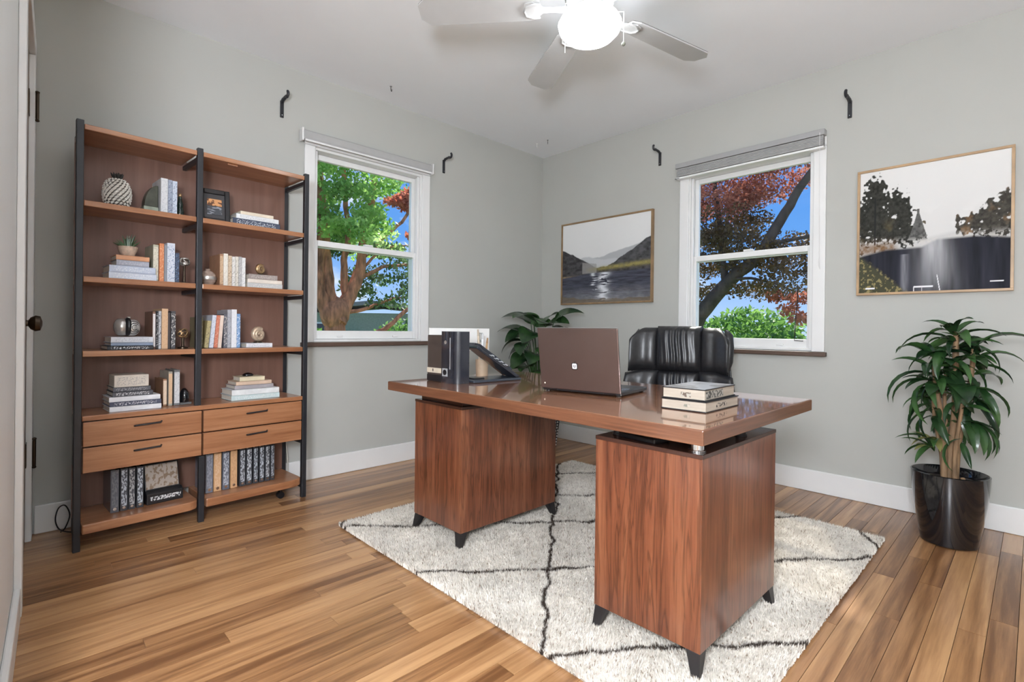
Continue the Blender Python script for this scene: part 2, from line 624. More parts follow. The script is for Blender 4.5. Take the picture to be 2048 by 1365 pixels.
# ------------------------------------------------------------------ windows
def window(name, loc, rotz, dz, blind):
    """local x: to the right seen from inside, local y: outwards, z up"""
    w = sempty(name, loc, rotz)
    zb, zt = 0.835+dz, 2.015+dz
    co = 0.449
    for (x0, x1) in ((-co, -OH+0.008), (OH-0.008, co)):
        MB().box(x0, x1, -0.016, -0.0003, zb-0.004, zt+0.0).obj('side_casing', M_TRIM, w, bevel=0.004)
    MB().box(-co, co, -0.018, -0.0003, zt+0.0005, zt+0.055).obj('head_casing', M_TRIM, w, bevel=0.004)
    MB().box(-OH+0.0005, -OH+0.016, 0.0, 0.145, zb+0.013, zt-0.0155).obj('jamb', M_TRIM, w)
    MB().box(OH-0.016, OH-0.0005, 0.0, 0.145, zb+0.013, zt-0.0155).obj('jamb', M_TRIM, w)
    MB().box(-OH+0.0005, OH-0.0005, 0.0, 0.145, zt-0.015, zt-0.0005).obj('head_jamb', M_TRIM, w)
    MB().box(-OH+0.0005, OH-0.0005, 0.0, 0.145, zb+0.0005, zb+0.0125).obj('sill_board', M_TRIM, w)
    # stops
    for sx in (-1, 1):
        a, b = sorted((sx*(OH-0.0165), sx*(OH-0.032)))
        MB().box(a, b, 0.012, 0.028, zb+0.013, zt-0.016).obj('stop_bead', M_TRIM, w, bevel=0.003)
    zm = 1.437+dz
    for nm, y0, y1, z0, z1, rb, rtp in (('upper_sash', 0.068, 0.098, zm-0.017, zt-0.016, 0.032, 0.034), ('lower_sash', 0.030, 0.062, zb+0.014, zm+0.022, 0.052, 0.036)):
        hx = OH-0.0165
        st = 0.026 if nm == 'upper_sash' else 0.030
        s = MB().box(-hx, -hx+st, y0, y1, z0, z1)
        s.box(hx-st, hx, y0, y1, z0, z1)
        s.box(-hx+st, hx-st, y0, y1, z0, z0+rb)
        s.box(-hx+st, hx-st, y0, y1, z1-rtp, z1)
        so = s.obj(nm, M_TRIM, w, bevel=0.003)
        MB().box(-hx+st+0.0005, hx-st-0.0005, (y0+y1)/2-0.002, (y0+y1)/2+0.002, z0+rb+0.0005, z1-rtp-0.0005).obj('glass_pane', M_GLASS, so)
        if nm == 'lower_sash':
            for px in (-0.2, 0.2):
                MB().box(px-0.02, px+0.02, y0-0.010, y0-0.0003, z0+0.012, z0+0.022).obj('sash_lift', M_TRIM, so, bevel=0.003)
            MB().box(-0.03, 0.03, y0+0.002, y1-0.002, z1+0.0003, z1+0.014).obj('sash_lock', M_TRIM, so, bevel=0.004)
    MB().box(-co-0.012, co+0.012, -0.036, -0.0003, zb-0.030, zb-0.0045).obj('stool', M_BROWN, w, bevel=0.004)
    return w


w1 = window('window_1', (W1C, YW, 0), 0, 0, None)
w2 = window('window_2', (XW, W2C, 0), R(-90), -0.018, None)

# roller shade rolled up over the first window, its chain and bracket ends
b1 = thing('roller_shade', 'slim white roller shade rolled up above the window beside the bookcase', 'blind', (W1C-0.018, YW-0.0195, 2.03))
sh = MB()
prof = [(0, 0), (0, 0.056), (-0.034, 0.056), (-0.042, 0.048), (-0.042, 0.012), (-0.036, 0.0)]
sh.prism(prof, -0.455, 0.455, 'x')
sh.obj('cassette', mat('shade_grey_white', (0.42, 0.42, 0.415), 0.4, var=0.03), b1, bevel=0.003)
MB().box(-0.448, 0.448, -0.044, -0.036, -0.012, -0.0005).obj('hem_bar', M_TRIM, b1, bevel=0.002)
for sx in (-1, 1):
    MB().box(sx*0.4605-0.005, sx*0.4605+0.005, -0.044, 0.0, -0.012, 0.062).obj('end_cap', M_TRIM, b1, bevel=0.002)

b2 = thing('pleated_blind', 'grey pleated blind gathered up above the window behind the chair', 'blind', (XW-0.0195, W2C+0.004, 1.985), R(-90))
MB().box(-0.455, 0.455, -0.046, 0.0, 0.062, 0.095).obj('headrail', mat('blind_headrail', (0.36, 0.36, 0.36), 0.4, var=0.02), b2, bevel=0.003)
M_PLEAT = mat('blind_fabric', (0.40, 0.40, 0.40), 0.8, var=0.06, scale=40)
for k in range(7):
    z = 0.0545-k*0.0078
    MB().prism([(-0.040, z+0.0035), (-0.004, z+0.0065), (-0.004, z+0.0010), (-0.040, z-0.0022)], -0.447, 0.447, 'x').obj('pleat', M_PLEAT, b2)
MB().box(-0.450, 0.450, -0.043, -0.002, -0.012, 0.0005).obj('bottom_rail', M_TRIM, b2, bevel=0.002)
cd = MB().tube([(0.432, -0.049, 0.075), (0.434, -0.050, -0.3), (0.436, -0.046, -0.62), (0.430, -0.046, -0.67), (0.441, -0.046, -0.70), (0.433, -0.046, -0.60)], 0.0013, 6)
cd.obj('pull_cord', M_TRIM, b2, smooth=60)
MB().box(-0.4555, -0.425, -0.047, -0.044, -0.010, -0.007).obj('clip', M_BLACK, b2)
hook = MB().tube([(0.30, 0.012, 1.22), (0.302, 0.004, 1.12), (0.294, -0.002, 0.99), (0.291, -0.002, 0.90), (0.288, 0.002, 0.886), (0.335, 0.006, 0.884)], 0.0028, 6)
tag(hook.obj('sash_pole', M_BLACK, smooth=60), 'thin dark wire hook leaning on the lower sash behind the chair', 'hook')
bpy.data.objects['sash_pole'].location = (XW, W2C, -0.01)
bpy.data.objects['sash_pole'].rotation_euler = (0, 0, R(-90))


def rod_bracket(label, loc, rotz, kind):
    t = thing('rod_bracket', label, 'bracket', loc, rotz, 'black curtain rod brackets')
    MB().box(-0.0105, 0.0105, -0.008, -0.0003, -0.052, 0.045).obj('wall_plate', M_METAL, t, bevel=0.003)
    a = MB()
    if kind == 0:
        a.tube([(0, -0.006, 0.035), (0, -0.02, 0.046), (0, -0.075, 0.050)], [0.0095, 0.010, 0.009], 8)
    else:
        a.tube([(0, -0.006, 0.035), (0, -0.02, 0.047), (0, -0.055, 0.05), (0, -0.075, 0.046)], [0.008, 0.009, 0.008, 0.0075], 8)
    a.obj('arm', M_METAL, t, smooth=40)
    c = MB()
    pts = [(0, -0.082+0.016*math.cos(q), 0.060+0.016*math.sin(q)) for q in np.linspace(R(-20), R(-235), 12)]
    c.tube(pts, 0.008, 8)
    c.obj('rod_cup', M_METAL, t, smooth=40)
    MB().ell((0, -0.0085, -0.038), 0.003, 8, 6).obj('screw', M_CHROME, t)
    return t


rod_bracket('black rod bracket on the wall above the bookcase', (1.080, YW, 2.185), 0, 0)
rod_bracket('small black rod bracket on the wall right of the roller shade', (2.235, YW, 2.12), 0, 1)
rod_bracket('small black rod bracket on the wall left of the pleated blind', (XW, 1.905, 2.17), R(-90), 1)
rod_bracket('black rod bracket high on the wall above the large landscape picture', (XW, 0.735, 2.175), R(-90), 0)

for lab, x, y, kind in (('small wire hook in the ceiling over the window by the bookcase', 1.66, 2.83, 0), ('tiny white hook plate in the ceiling at the room corner', 3.02, 2.85, 1), ('small wire hook in the ceiling nearest the room corner, dark', 3.018, 2.73, 0)):
    t = thing('ceiling_hook', lab, 'hook', (x, y, H), R(40))
    MB().lathe([(0.008, -0.003), (0.008, -0.0003)], 12).obj('plate', M_TRIM if kind else M_CHROME, t)
    pts = [(0, 0, -0.003), (0, 0, -0.014)]+[(0.009-0.009*math.cos(a), 0, -0.018-0.011*math.sin(a)) for a in np.linspace(0, R(215), 8)]
    MB().tube(pts, 0.0018, 6).obj('hook_wire', M_TRIM if kind else M_METAL, t, smooth=60)

# ================================================================== RUG
RX0, RX1, RY0, RY1 = 1.065, 2.755, 0.462, 2.230
rug = thing('shag_rug', 'ivory shaggy area rug with thin dark diamond lines under the desk', 'rug', (0, 0, 0))
MB().box(RX0+0.004, RX1-0.004, RY0+0.004, RY1-0.004, 0.0006, 0.010).obj('backing', mat('rug_backing', (0.42, 0.38, 0.33), 0.95), rug)


def rug_colour(x, y):
    jx = (fbm(x*14, y*14, 3, 3)-0.5)*0.05
    jy = (fbm(x*14+9, y*14, 8, 3)-0.5)*0.05
    s, d = (x+y)/1.41421, (x-y)/1.41421
    a = s-0.11*d+jx
    b = d-0.105*s+jy
    line = np.zeros_like(x)
    for k in (1.405, 1.91, 2.37, 2.74, 3.16):
        line = np.maximum(line, 1-np.abs(a-k)/0.0115)
    for k in (-1.05, -0.082, 1.30):
        line = np.maximum(line, 1-np.abs(b-k)/0.0105)
    line = np.clip(line*1.6, 0, 1)
    n = fbm(x*60, y*60, 21, 2)
    n2 = fbm(x*9, y*9, 33, 3)
    base = np.stack([0.93-0.24*n, 0.88-0.24*n, 0.805-0.24*n], -1)*(0.86+0.24*n2)[..., None]
    speck = (RNG.random(x.shape) < 0.05)[..., None]
    base = np.where(speck, np.array([0.30, 0.23, 0.17]), base)
    dark = np.array([0.050, 0.036, 0.028])
    return base*(1-line[..., None])+dark*line[..., None]


def colour_mesh(name, verts, faces, cols, m):
    me = bpy.data.meshes.new(name)
    nv, nf = len(verts), len(faces)
    k = faces.shape[1]
    me.vertices.add(nv)
    me.vertices.foreach_set('co', np.asarray(verts, dtype=np.float32).ravel())
    me.loops.add(nf*k)
    me.loops.foreach_set('vertex_index', np.asarray(faces, dtype=np.int32).ravel())
    me.polygons.add(nf)
    me.polygons.foreach_set('loop_start', np.arange(0, nf*k, k, dtype=np.int32))
    if cols is not None:
        at = me.color_attributes.new('Col', 'FLOAT_COLOR', 'POINT')
        c4 = np.ones((nv, 4), dtype=np.float32)
        c4[:, :3] = cols
        at.data.foreach_set('color', c4.ravel())
    me.materials.append(m)
    me.update(calc_edges=True)
    me.validate()
    return me


NT = 260000
tx = RNG.uniform(RX0-0.004, RX1+0.004, NT)
ty = RNG.uniform(RY0-0.004, RY1+0.004, NT)
wob = 0.010*(vnoise(tx*18, ty*18, 5)-0.5)
tcx, tcy = tx, ty
hgt = RNG.uniform(0.013, 0.021, NT)*(0.8+0.4*fbm(tx*11, ty*11, 2, 3))
ang = RNG.uniform(0, 2*np.pi, NT)
ln = RNG.uniform(0.002, 0.009, NT)
la = 2*np.pi*vnoise(tx*5, ty*5, 44)+RNG.normal(0, 0.8, NT)
wd = RNG.uniform(0.0022, 0.0040, NT)
bx, by = np.cos(ang)*wd, np.sin(ang)*wd
z0 = np.full(NT, 0.008)
v = np.empty((NT, 3, 3), dtype=np.float32)
v[:, 0] = np.stack([tx-bx, ty-by, z0], -1)
v[:, 1] = np.stack([tx+bx, ty+by, z0], -1)
v[:, 2] = np.stack([tx+np.cos(la)*ln, ty+np.sin(la)*ln, z0+hgt], -1)
tc = rug_colour(tx, ty)*RNG.uniform(0.86, 1.08, NT)[:, None]
pile = inst('pile', colour_mesh('pile', v.reshape(-1, 3), np.arange(NT*3).reshape(-1, 3), np.repeat(tc, 3, 0), attr_mat('rug_pile', 0.95, spec=0.1)), rug)
pile['kind'] = 'stuff'
g = 220
gx, gy = np.meshgrid(np.linspace(RX0, RX1, g), np.linspace(RY0, RY1, g), indexing='ij')
gz = 0.0135+0.006*fbm(gx*30, gy*30, 4, 3)
gz[0, :] = gz[-1, :] = gz[:, 0] = gz[:, -1] = 0.009
idx = np.arange(g*g).reshape(g, g)
gf = np.stack([idx[:-1, :-1], idx[1:, :-1], idx[1:, 1:], idx[:-1, 1:]], -1).reshape(-1, 4)
inst('pile_base', colour_mesh('pile_base', np.stack([gx, gy, gz], -1).reshape(-1, 3), gf, rug_colour(gx, gy).reshape(-1, 3)*0.9, MATS['rug_pile']), rug)

# ================================================================== DESK
desk = thing('executive_desk', 'large walnut executive desk with two pedestals standing on the ivory rug', 'desk', (1.58, 1.27, 0.016))
ox, oy, oz = 1.58, 1.27, 0.016
DX0, DX1, DY0, DY1 = 1.165, 2.005, 0.547, 1.985
DT = 0.688
tb = MB()
c = 0.0
tb.box(DX0-ox, DX1-ox, DY0-oy, DY1-oy, 0.650-oz, DT-oz)
M_EDGE_SHADED = wood('walnut_edge_shaded', (0.085, 0.032, 0.016), (0.15, 0.060, 0.030), (0.22, 0.098, 0.050), grain=(1.2, 1.2, 30), fine=4, rough=0.3, coat=0.3)  # same wood as the top; edge shade put into a darker colour
tb.obj('tabletop', M_EDGE_SHADED, desk, bevel=0.003)
MB().box(DX0-ox+0.004, DX1-ox-0.004, DY0-oy+0.004, DY1-oy-0.004, DT-oz+0.0001, DT-oz+0.0008).obj('top_colour_sheet', M_TOP, desk)  # thin sheet added so the top stays lighter than the shaded edge


def pedestal(x0, x1, y0, y1, posts):
    p = MB().box(x0-ox, x1-ox, y0-oy, y1-oy, 0.078-oz, 0.588-oz).obj('pedestal', M_WALNUT, desk, bevel=0.0015)
    MB().box(x0-ox-0.001, x1-ox+0.001, y0-oy-0.001, y1-oy+0.001, 0.5883-oz, 0.600-oz).obj('top_panel', M_PEDTOP, p, bevel=0.001)
    for sx, sy in ((0, 0), (0, 1), (1, 0), (1, 1)):
        cx = (x0+0.022 if sx == 0 else x1-0.022)-ox
        cy = (y0+0.022 if sy == 0 else y1-0.022)-oy
        dx = -0.020 if sx == 0 else 0.020
        dy = -0.012 if sy == 0 else 0.012
        h = 0.020
        k = 0.011
        MB().hexa([(cx+dx-k, cy+dy-k, 0), (cx+dx+k, cy+dy-k, 0), (cx+dx+k, cy+dy+k, 0), (cx+dx-k, cy+dy+k, 0)],
                  [(cx-h, cy-h, 0.0775-oz), (cx+h, cy-h, 0.0775-oz), (cx+h, cy+h, 0.0775-oz), (cx-h, cy+h, 0.0775-oz)]).obj('leg', M_LEG, p, bevel=0.002)
    for (qx, qy, mm, rad) in posts:
        s = MB().lathe([(rad*1.25, 0.6003-oz), (rad*1.25, 0.604-oz), (rad, 0.605-oz), (rad, 0.6497-oz)], 20, (qx-ox, qy-oy, 0))
        s.obj('standoff_post', mm, p, smooth=40)
    return p


pedA = pedestal(1.305, 1.895, 1.638, 1.978, [(1.345, 1.68, M_METAL, 0.014), (1.86, 1.68, M_METAL, 0.014), (1.345, 1.94, M_METAL, 0.014), (1.86, 1.94, M_METAL, 0.014)])
pedB = pedestal(1.280, 1.815, 0.602, 0.943, [(1.318, 0.635, M_CHROME, 0.0185), (1.62, 0.64, M_METAL, 0.015), (1.345, 0.905, M_METAL, 0.014), (1.78, 0.905, M_METAL, 0.014)])
MB().box(1.325-ox, 1.875-ox, 1.66-oy, 1.955-oy, 0.6003-oz, 0.6495-oz).obj('spacer', M_PEDTOP, pedA)

tray = thing('black_remote', 'flat black handset lying on the pedestal under the desk top', 'remote', (1.338, 0.812, 0.6005), R(-8))
MB().box(-0.035, 0.035, -0.068, 0.068, 0, 0.015).obj('body', M_BLACK, tray, bevel=0.004)
MB().box(-0.010, 0.006, -0.056, -0.040, 0.0151, 0.018).obj('button', M_CHROME, tray, bevel=0.002)
MB().box(-0.026, 0.026, -0.02, 0.055, 0.0151, 0.0165).obj('screen', M_POT, tray)

# ================================================================== CEILING FAN
FX, FY = 1.655, 1.275
fan = thing('ceiling_fan', 'white five-blade ceiling fan with a glowing globe light', 'fan', (FX, FY, H))
MB().lathe([(0.02, -0.052), (0.05, -0.045), (0.065, -0.02), (0.068, -0.0004)], 28).obj('canopy', M_FAN, fan, smooth=40)
MB().lathe([(0.013, -0.09), (0.013, -0.05)], 14).obj('downrod', M_FAN, fan, smooth=40)
MB().lathe([(0.055, -0.222), (0.085, -0.215), (0.098, -0.19), (0.100, -0.125), (0.08, -0.098), (0.045, -0.086)], 36).obj('motor_housing', M_FAN, fan, smooth=35)
vent = mat('fan_vent_dark', (0.02, 0.02, 0.02), 0.6)
for k in range(16):
    a = 2*math.pi*k/16
    MB().box(0.0995, 0.1012, -0.012, 0.012, -0.168, -0.150).obj('vent_slot', vent, fan, rot=(0, 0, a))
MB().lathe([(0.062, -0.252), (0.078, -0.245), (0.082, -0.2235)], 28).obj('light_fitter', M_FAN, fan, smooth=40)
gl = MB()
gl.lathe([(0.004, -0.348), (0.035, -0.346), (0.07, -0.338), (0.10, -0.322), (0.122, -0.298), (0.128, -0.275), (0.118, -0.256), (0.095, -0.247), (0.066, -0.2455)], 40)
gl.obj('globe', emit_mat('lamp_glow', (0.96, 0.985, 1.02), LAMP_STRENGTH), fan, smooth=60)
bl_me = MB()
nb = 14
out = []
r0, r1 = 0.205, 0.700
for i in range(nb+1):
    t = i/nb
    x = r0+(r1-r0)*t
    w = 0.056+0.015*t
    e0 = max(0, (x-(r1-0.045))/0.045)
    e1 = max(0, ((r0+0.02)-x)/0.02)
    w *= math.sqrt(max(0.0, 1-e0**2*0.75))*(1-0.25*e1)
    out.append((x, w))
poly = [(x, w) for x, w in out]+[(x, -w) for x, w in out[::-1]]
bl_me.prism(poly, -0.003, 0.003, 'z')
bl_mesh = bl_me.mesh('blade', M_FAN, 0)
bt_mesh = MB().prism(poly, 0.0031, 0.0048, 'z').mesh('blade_top', mat('blade_top_dark', (0.03, 0.028, 0.026), 0.5))
iron = MB()
iron.prism([(0.095, 0.016), (0.15, 0.011), (0.19, 0.014), (0.205, 0.030), (0.235, 0.043), (0.262, 0.036), (0.272, 0.0), (0.262, -0.036), (0.235, -0.043), (0.205, -0.030), (0.19, -0.014), (0.15, -0.011), (0.095, -0.016)], -0.0085, -0.0036, 'z')
iron_mesh = iron.mesh('blade_iron', M_FAN, 0)
arch = MB()
arch.tube([(0.20, 0.034, -0.010), (0.225, 0.036, -0.011), (0.258, 0.024, -0.012), (0.266, 0, -0.012), (0.258, -0.024, -0.012), (0.225, -0.036, -0.011), (0.20, -0.034, -0.010)], 0.0045, 8)
arch_mesh = arch.mesh('iron_scroll', M_FAN, 50)
for k in range(5):
    a = R(-11.5+72*k)
    Mx = Matrix.Rotation(a, 4, 'Z') @ Matrix.Translation((0, 0, -0.205)) @ Matrix.Rotation(R(11), 4, 'X')
    bo = inst('blade', bl_mesh, fan, Mx)
    inst('blade_top', bt_mesh, bo)
    inst('blade_iron', iron_mesh, bo)
    inst('iron_scroll', arch_mesh, bo)
for (qx, qy, l, fob) in ((0.07, -0.116, 0.128, True), (-0.135, 0.015, 0.20, False)):
    z1 = -0.235
    MB().tube([(qx*0.62, qy*0.62, z1), (qx, qy, z1-0.006), (qx, qy, z1-l)], 0.0013, 6).obj('pull_chain', M_TRIM, fan)
    if fob:
        MB().ell((qx, qy, z1-l-0.007), (0.0085, 0.0085, 0.0085), 12, 8).obj('chain_fob', mat('fob_olive', (0.20, 0.21, 0.17), 0.4), fan, smooth=60)

# ================================================================== OFFICE CHAIR
chair = thing('office_chair', 'black leather executive chair with pleated cushions behind the desk', 'chair', (2.60, 1.405, 0.012), R(-74))


def pillow(x0, x1, z0, z1, yc, T, nx=22, nz=14, pleats=0, amp=0.0, p=4.0, off=None, back=0.6):
    m = MB()
    cx, hx, cz, hz = (x0+x1)/2, (x1-x0)/2, (z0+z1)/2, (z1-z0)/2

    def f(sgn):
        def fn(i, j):
            a, b = i*2-1, j*2-1
            t = T*math.sqrt(max(0, (1-abs(a)**p)*(1-abs(b)**p)))
            yy = yc+(-t if sgn < 0 else back*t)
            if sgn < 0 and amp:
                yy -= amp*math.cos(pleats*math.pi*a+1.3*math.sin(3*b))*(1-b*b*0.6)*(1-abs(a)**6)*(0.6+0.4*math.sin(5*a+2))
            x, z = cx+hx*a, cz+hz*b
            if off:
                x, yy, z = off(x, yy, z, a, b)
            return (x, yy, z)
        return fn
    m.grid(f(-1), nx, nz)
    m.grid(f(1), nx, nz, flip=True)
    return m


bt = MB()
bt_obj = MB().prism([(-0.25, 0.44), (-0.275, 0.62), (-0.262, 0.74), (-0.262, 0.88), (-0.225, 0.925), (0, 0.932), (0.225, 0.925), (0.262, 0.88), (0.262, 0.74), (0.275, 0.62), (0.25, 0.44)], 0.0, 0.06, 'y').obj('backrest', M_LEATHER, chair, bevel=0.02, seg=3, loc=(0, 0.12, 0), rot=(R(-6), 0, 0))
curl = lambda s: (lambda x, y, z, a, b: (x, y-0.055*max(0, s*a+0.2)**2, z-0.012*max(0, s*a)**2-0.062*max(0, s*a)**2*max(0, b+0.1)**1.5))
pillow(-0.280, -0.118, 0.675, 0.935, -0.012, 0.060, off=curl(-1)).obj('wing_cushion', M_LEATHER, bt_obj, smooth=60)
pillow(0.118, 0.280, 0.675, 0.935, -0.012, 0.060, off=curl(1)).obj('wing_cushion', M_LEATHER, bt_obj, smooth=60)
pillow(-0.130, 0.130, 0.672, 0.945, -0.010, 0.078, nx=60, pleats=8, amp=0.0065, p=6).obj('head_cushion', M_LEATHER, bt_obj, smooth=60)
slant = lambda s: (lambda x, y, z, a, b: (x+s*0.030*(1-(b+1)/2), y-0.05*max(0, s*a+0.2)**2, z-0.035*max(0, s*a)*((b+1)/2)))
pillow(-0.300, -0.105, 0.47, 0.690, -0.008, 0.062, off=slant(-1)).obj('lumbar_bolster', M_LEATHER, bt_obj, smooth=60)
pillow(0.105, 0.300, 0.47, 0.690, -0.008, 0.062, off=slant(1)).obj('lumbar_bolster', M_LEATHER, bt_obj, smooth=60)
pillow(-0.122, 0.122, 0.46, 0.684, -0.008, 0.068, nx=54, pleats=7, amp=0.006, p=6).obj('lumbar_cushion', M_LEATHER, bt_obj, smooth=60)
for s in (-1, 1):
    MB().tube([(s*0.268, 0.002, 0.50), (s*0.284, -0.002, 0.62), (s*0.276, -0.004, 0.70), (s*0.276, -0.010, 0.88), (s*0.245, -0.004, 0.925)], 0.006, 8).obj('piping', M_LEATHER, bt_obj, smooth=60)
for s in (1,):
    rl = MB().tube([(s*0.272, -0.055, 0.700), (s*0.276, -0.062, 0.74), (s*0.276, -0.066, 0.82), (s*0.272, -0.058, 0.885), (s*0.258, -0.040, 0.915)], [0.012, 0.022, 0.026, 0.024, 0.010], 14)
    rl.obj('wing_roll', M_LEATHER, bt_obj, smooth=60)
seat = MB()
seat.ell((0, 0, 0), (0.27, 0.27, 0.065), 28, 12, fn=lambda a, t: (abs(math.cos(a))**5+abs(math.sin(a))**5)**(-0.2))
seat.obj('seat', M_LEATHER, chair, smooth=60, loc=(0, -0.13, 0.455))
MB().box(-0.14, 0.14, -0.22, 0.09, 0.375, 0.395).obj('mechanism', M_METAL, chair, bevel=0.006)
MB().tube([(0, 0.05, 0.385), (0, 0.17, 0.39), (0, 0.195, 0.45), (0, 0.185, 0.60)], [0.02, 0.02, 0.02, 0.018], 10).obj('back_bar', M_METAL, chair, smooth=40)
MB().lathe([(0.035, 0.09), (0.035, 0.20), (0.022, 0.205), (0.022, 0.374)], 18, (0, -0.08, 0)).obj('gas_lift', M_METAL, chair, smooth=40)
for k in range(5):
    a = R(18+72*k)
    ca, sa = math.cos(a), math.sin(a)
    lg = MB().tube([(0.02*ca, -0.08+0.02*sa, 0.105), (0.15*ca, -0.08+0.15*sa, 0.095), (0.29*ca, -0.08+0.29*sa, 0.072)], [0.024, 0.02, 0.014], 10).obj('star_leg', M_METAL, chair, smooth=40)
    MB().tube([(0.285*ca-0.02*sa, -0.08+0.285*sa+0.02*ca, 0.029), (0.285*ca+0.02*sa, -0.08+0.285*sa-0.02*ca, 0.029)], 0.0285, 16).obj('caster', M_BLACK, lg, smooth=40)

# ================================================================== BOOKCASE
SHA = math.atan2(0.065, 0.941)
SH = Matrix.Translation((0.172, 2.700, 0)) @ Matrix.Rotation(SHA, 4, 'Z')
case = thing('bookcase', 'tall open bookcase of brown wood shelves on a black metal frame', 'bookcase', (0.172, 2.700, 0), SHA)
SD = 0.262            # depth
SWD = 0.945           # width between the outer posts' centres
PT = 0.024
Z1, Z2, Z3, Z4, Z5, ZT = 1.430, 1.120, 0.815, 0.550, 0.112, 1.738
UM = 0.428


def post(u, v, z0, z1, w=PT, d=PT, name='post'):
    MB().box(u-w/2, u+w/2, v-d/2, v+d/2, z0, z1).obj(name, M_METAL, case, bevel=0.002)


for u, ur in ((-0.003, 0.026), (SWD-0.004, SWD-0.004)):
    post(u, 0.0, 0.0, 1.752)
    post(ur, SD-0.012, 0.0, 1.752)
    for z in (ZT-0.034, Z1-0.036, Z2-0.036, Z3-0.034, 0.30, 0.060):
        MB().hexa([(u-0.009, PT/2+0.0003, z-0.010), (u+0.009, PT/2+0.0003, z-0.010), (ur+0.009, SD-0.0245, z-0.010), (ur-0.009, SD-0.0245, z-0.010)],
                  [(u-0.009, PT/2+0.0003, z+0.010), (u+0.009, PT/2+0.0003, z+0.010), (ur+0.009, SD-0.0245, z+0.010), (ur-0.009, SD-0.0245, z+0.010)]).obj('side_rail', M_METAL, case, bevel=0.002)
post(UM, 0.0, Z4+0.0005, 1.752)
post(UM+0.018, 0.0, 0.0, 0.3095)
post(UM, SD-0.012, 0.0, 1.752)
for z in (ZT-0.034, Z1-0.036, Z2-0.036, Z3-0.034):
    MB().box(UM-0.008, UM+0.008, PT/2+0.0003, SD-0.0315, z-0.010, z+0.010).obj('cross_rail', M_METAL, case, bevel=0.002)

LU0, LU1, RU0, RU1 = 0.0105, UM-0.0135, UM+0.0135, SWD-0.0175
for (a, b) in ((LU0, LU1), (RU0, RU1)):
    for z, th in ((Z1, 0.024), (Z2, 0.024), (Z3, 0.024)):
        MB().box(a, b, -0.010, SD-0.0305, z-th, z-0.0003).obj('shelf', M_SHELF, case, bevel=0.0025)
    MB().box(a, b, -0.010, SD-0.0305, ZT-0.022, ZT).obj('top_board', M_SHELF, case, bevel=0.0025)
MB().box(LU0, RU1, SD-0.030, SD-0.026, Z4+0.0005, ZT-0.0005).obj('back_panel', M_BACK, case)
MB().box(LU0, RU1, SD-0.030, SD-0.026, Z5+0.0005, 0.3095).obj('back_panel', M_BACK, case)
MB().box(0.55, 0.595, 0.004, 0.010, ZT-0.030, ZT-0.0225).obj('pull_strip', M_SHELF, case)
# drawer block
MB().box(LU0, RU1, -0.014, SD-0.0265, Z4-0.022, Z4-0.0003).obj('counter_board', M_SHELF, case, bevel=0.003)
MB().box(LU0, RU1, 0.0115, SD-0.0265, 0.3105, Z4-0.0225).obj('drawer_carcass', M_PEDTOP, case)
for (a, b) in ((LU0+0.004, 0.4445), (0.4525, RU1-0.003)):
    for (z0, z1) in ((0.315, 0.417), (0.423, 0.5235)):
        d = MB().box(a, b, -0.010, 0.011, z0, z1).obj('drawer', M_SHELF, case, bevel=0.002)
        c0 = (a+b)/2+0.005
        h = MB().tube([(c0-0.048, -0.0102, z1-0.036), (c0-0.046, -0.019, z1-0.034), (c0+0.046, -0.020, z1-0.030), (c0+0.050, -0.0102, z1-0.027)], 0.0042, 8)
        h.obj('handle', M_LEG, d, smooth=40)
# bottom shelves with rounded front corners
for (a, b, rc) in ((LU0, UM+0.0045, 0.05), (UM+0.0315, RU1, 0.09)):
    poly = [(a, SD-0.0265), (a, -0.035), (b-rc, -0.035)]
    poly += [(b-rc+rc*math.sin(q), -0.035+0.045-0.045*math.cos(q)) for q in np.linspace(R(15), R(90), 6)]
    poly += [(b, SD-0.0265)]
    MB().prism(poly, 0.072, Z5-0.0003, 'z').obj('bottom_shelf', M_SHELF, case, bevel=0.005)
MB().tube([(0.845, 0.05, 0.0185), (0.845, 0.075, 0.0185)], 0.018, 14).obj('caster', M_BLACK, case, smooth=40)
MB().box(0.838, 0.852, 0.054, 0.071, 0.035, 0.0717).obj('caster_stem', M_METAL, case)


# ------------------------------------------------------------------ books
def colmat(c, rough=0.5):
    k = 'cloth_%02x%02x%02x' % tuple(int(max(0, min(1, x))*255) for x in c)
    return mat(k, c, rough, var=0.10, scale=30)


def inkmat(c, ink, sc=(210, 210, 120), thr=0.56):
    k = 'print_%02x%02x%02x_%02x%02x%02x_%d' % (*[int(x*255) for x in c], *[int(x*255) for x in ink], int(sc[0]+sc[2]))
    return print_mat(k, c, ink, sc, thr)


def place(t, u, v, z, lean=0.0, twist=0.0):
    t.matrix_world = SH @ Matrix.Translation((u, v, z)) @ Matrix.Rotation(twist, 4, 'Z') @ Matrix.Rotation(lean, 4, 'Y')


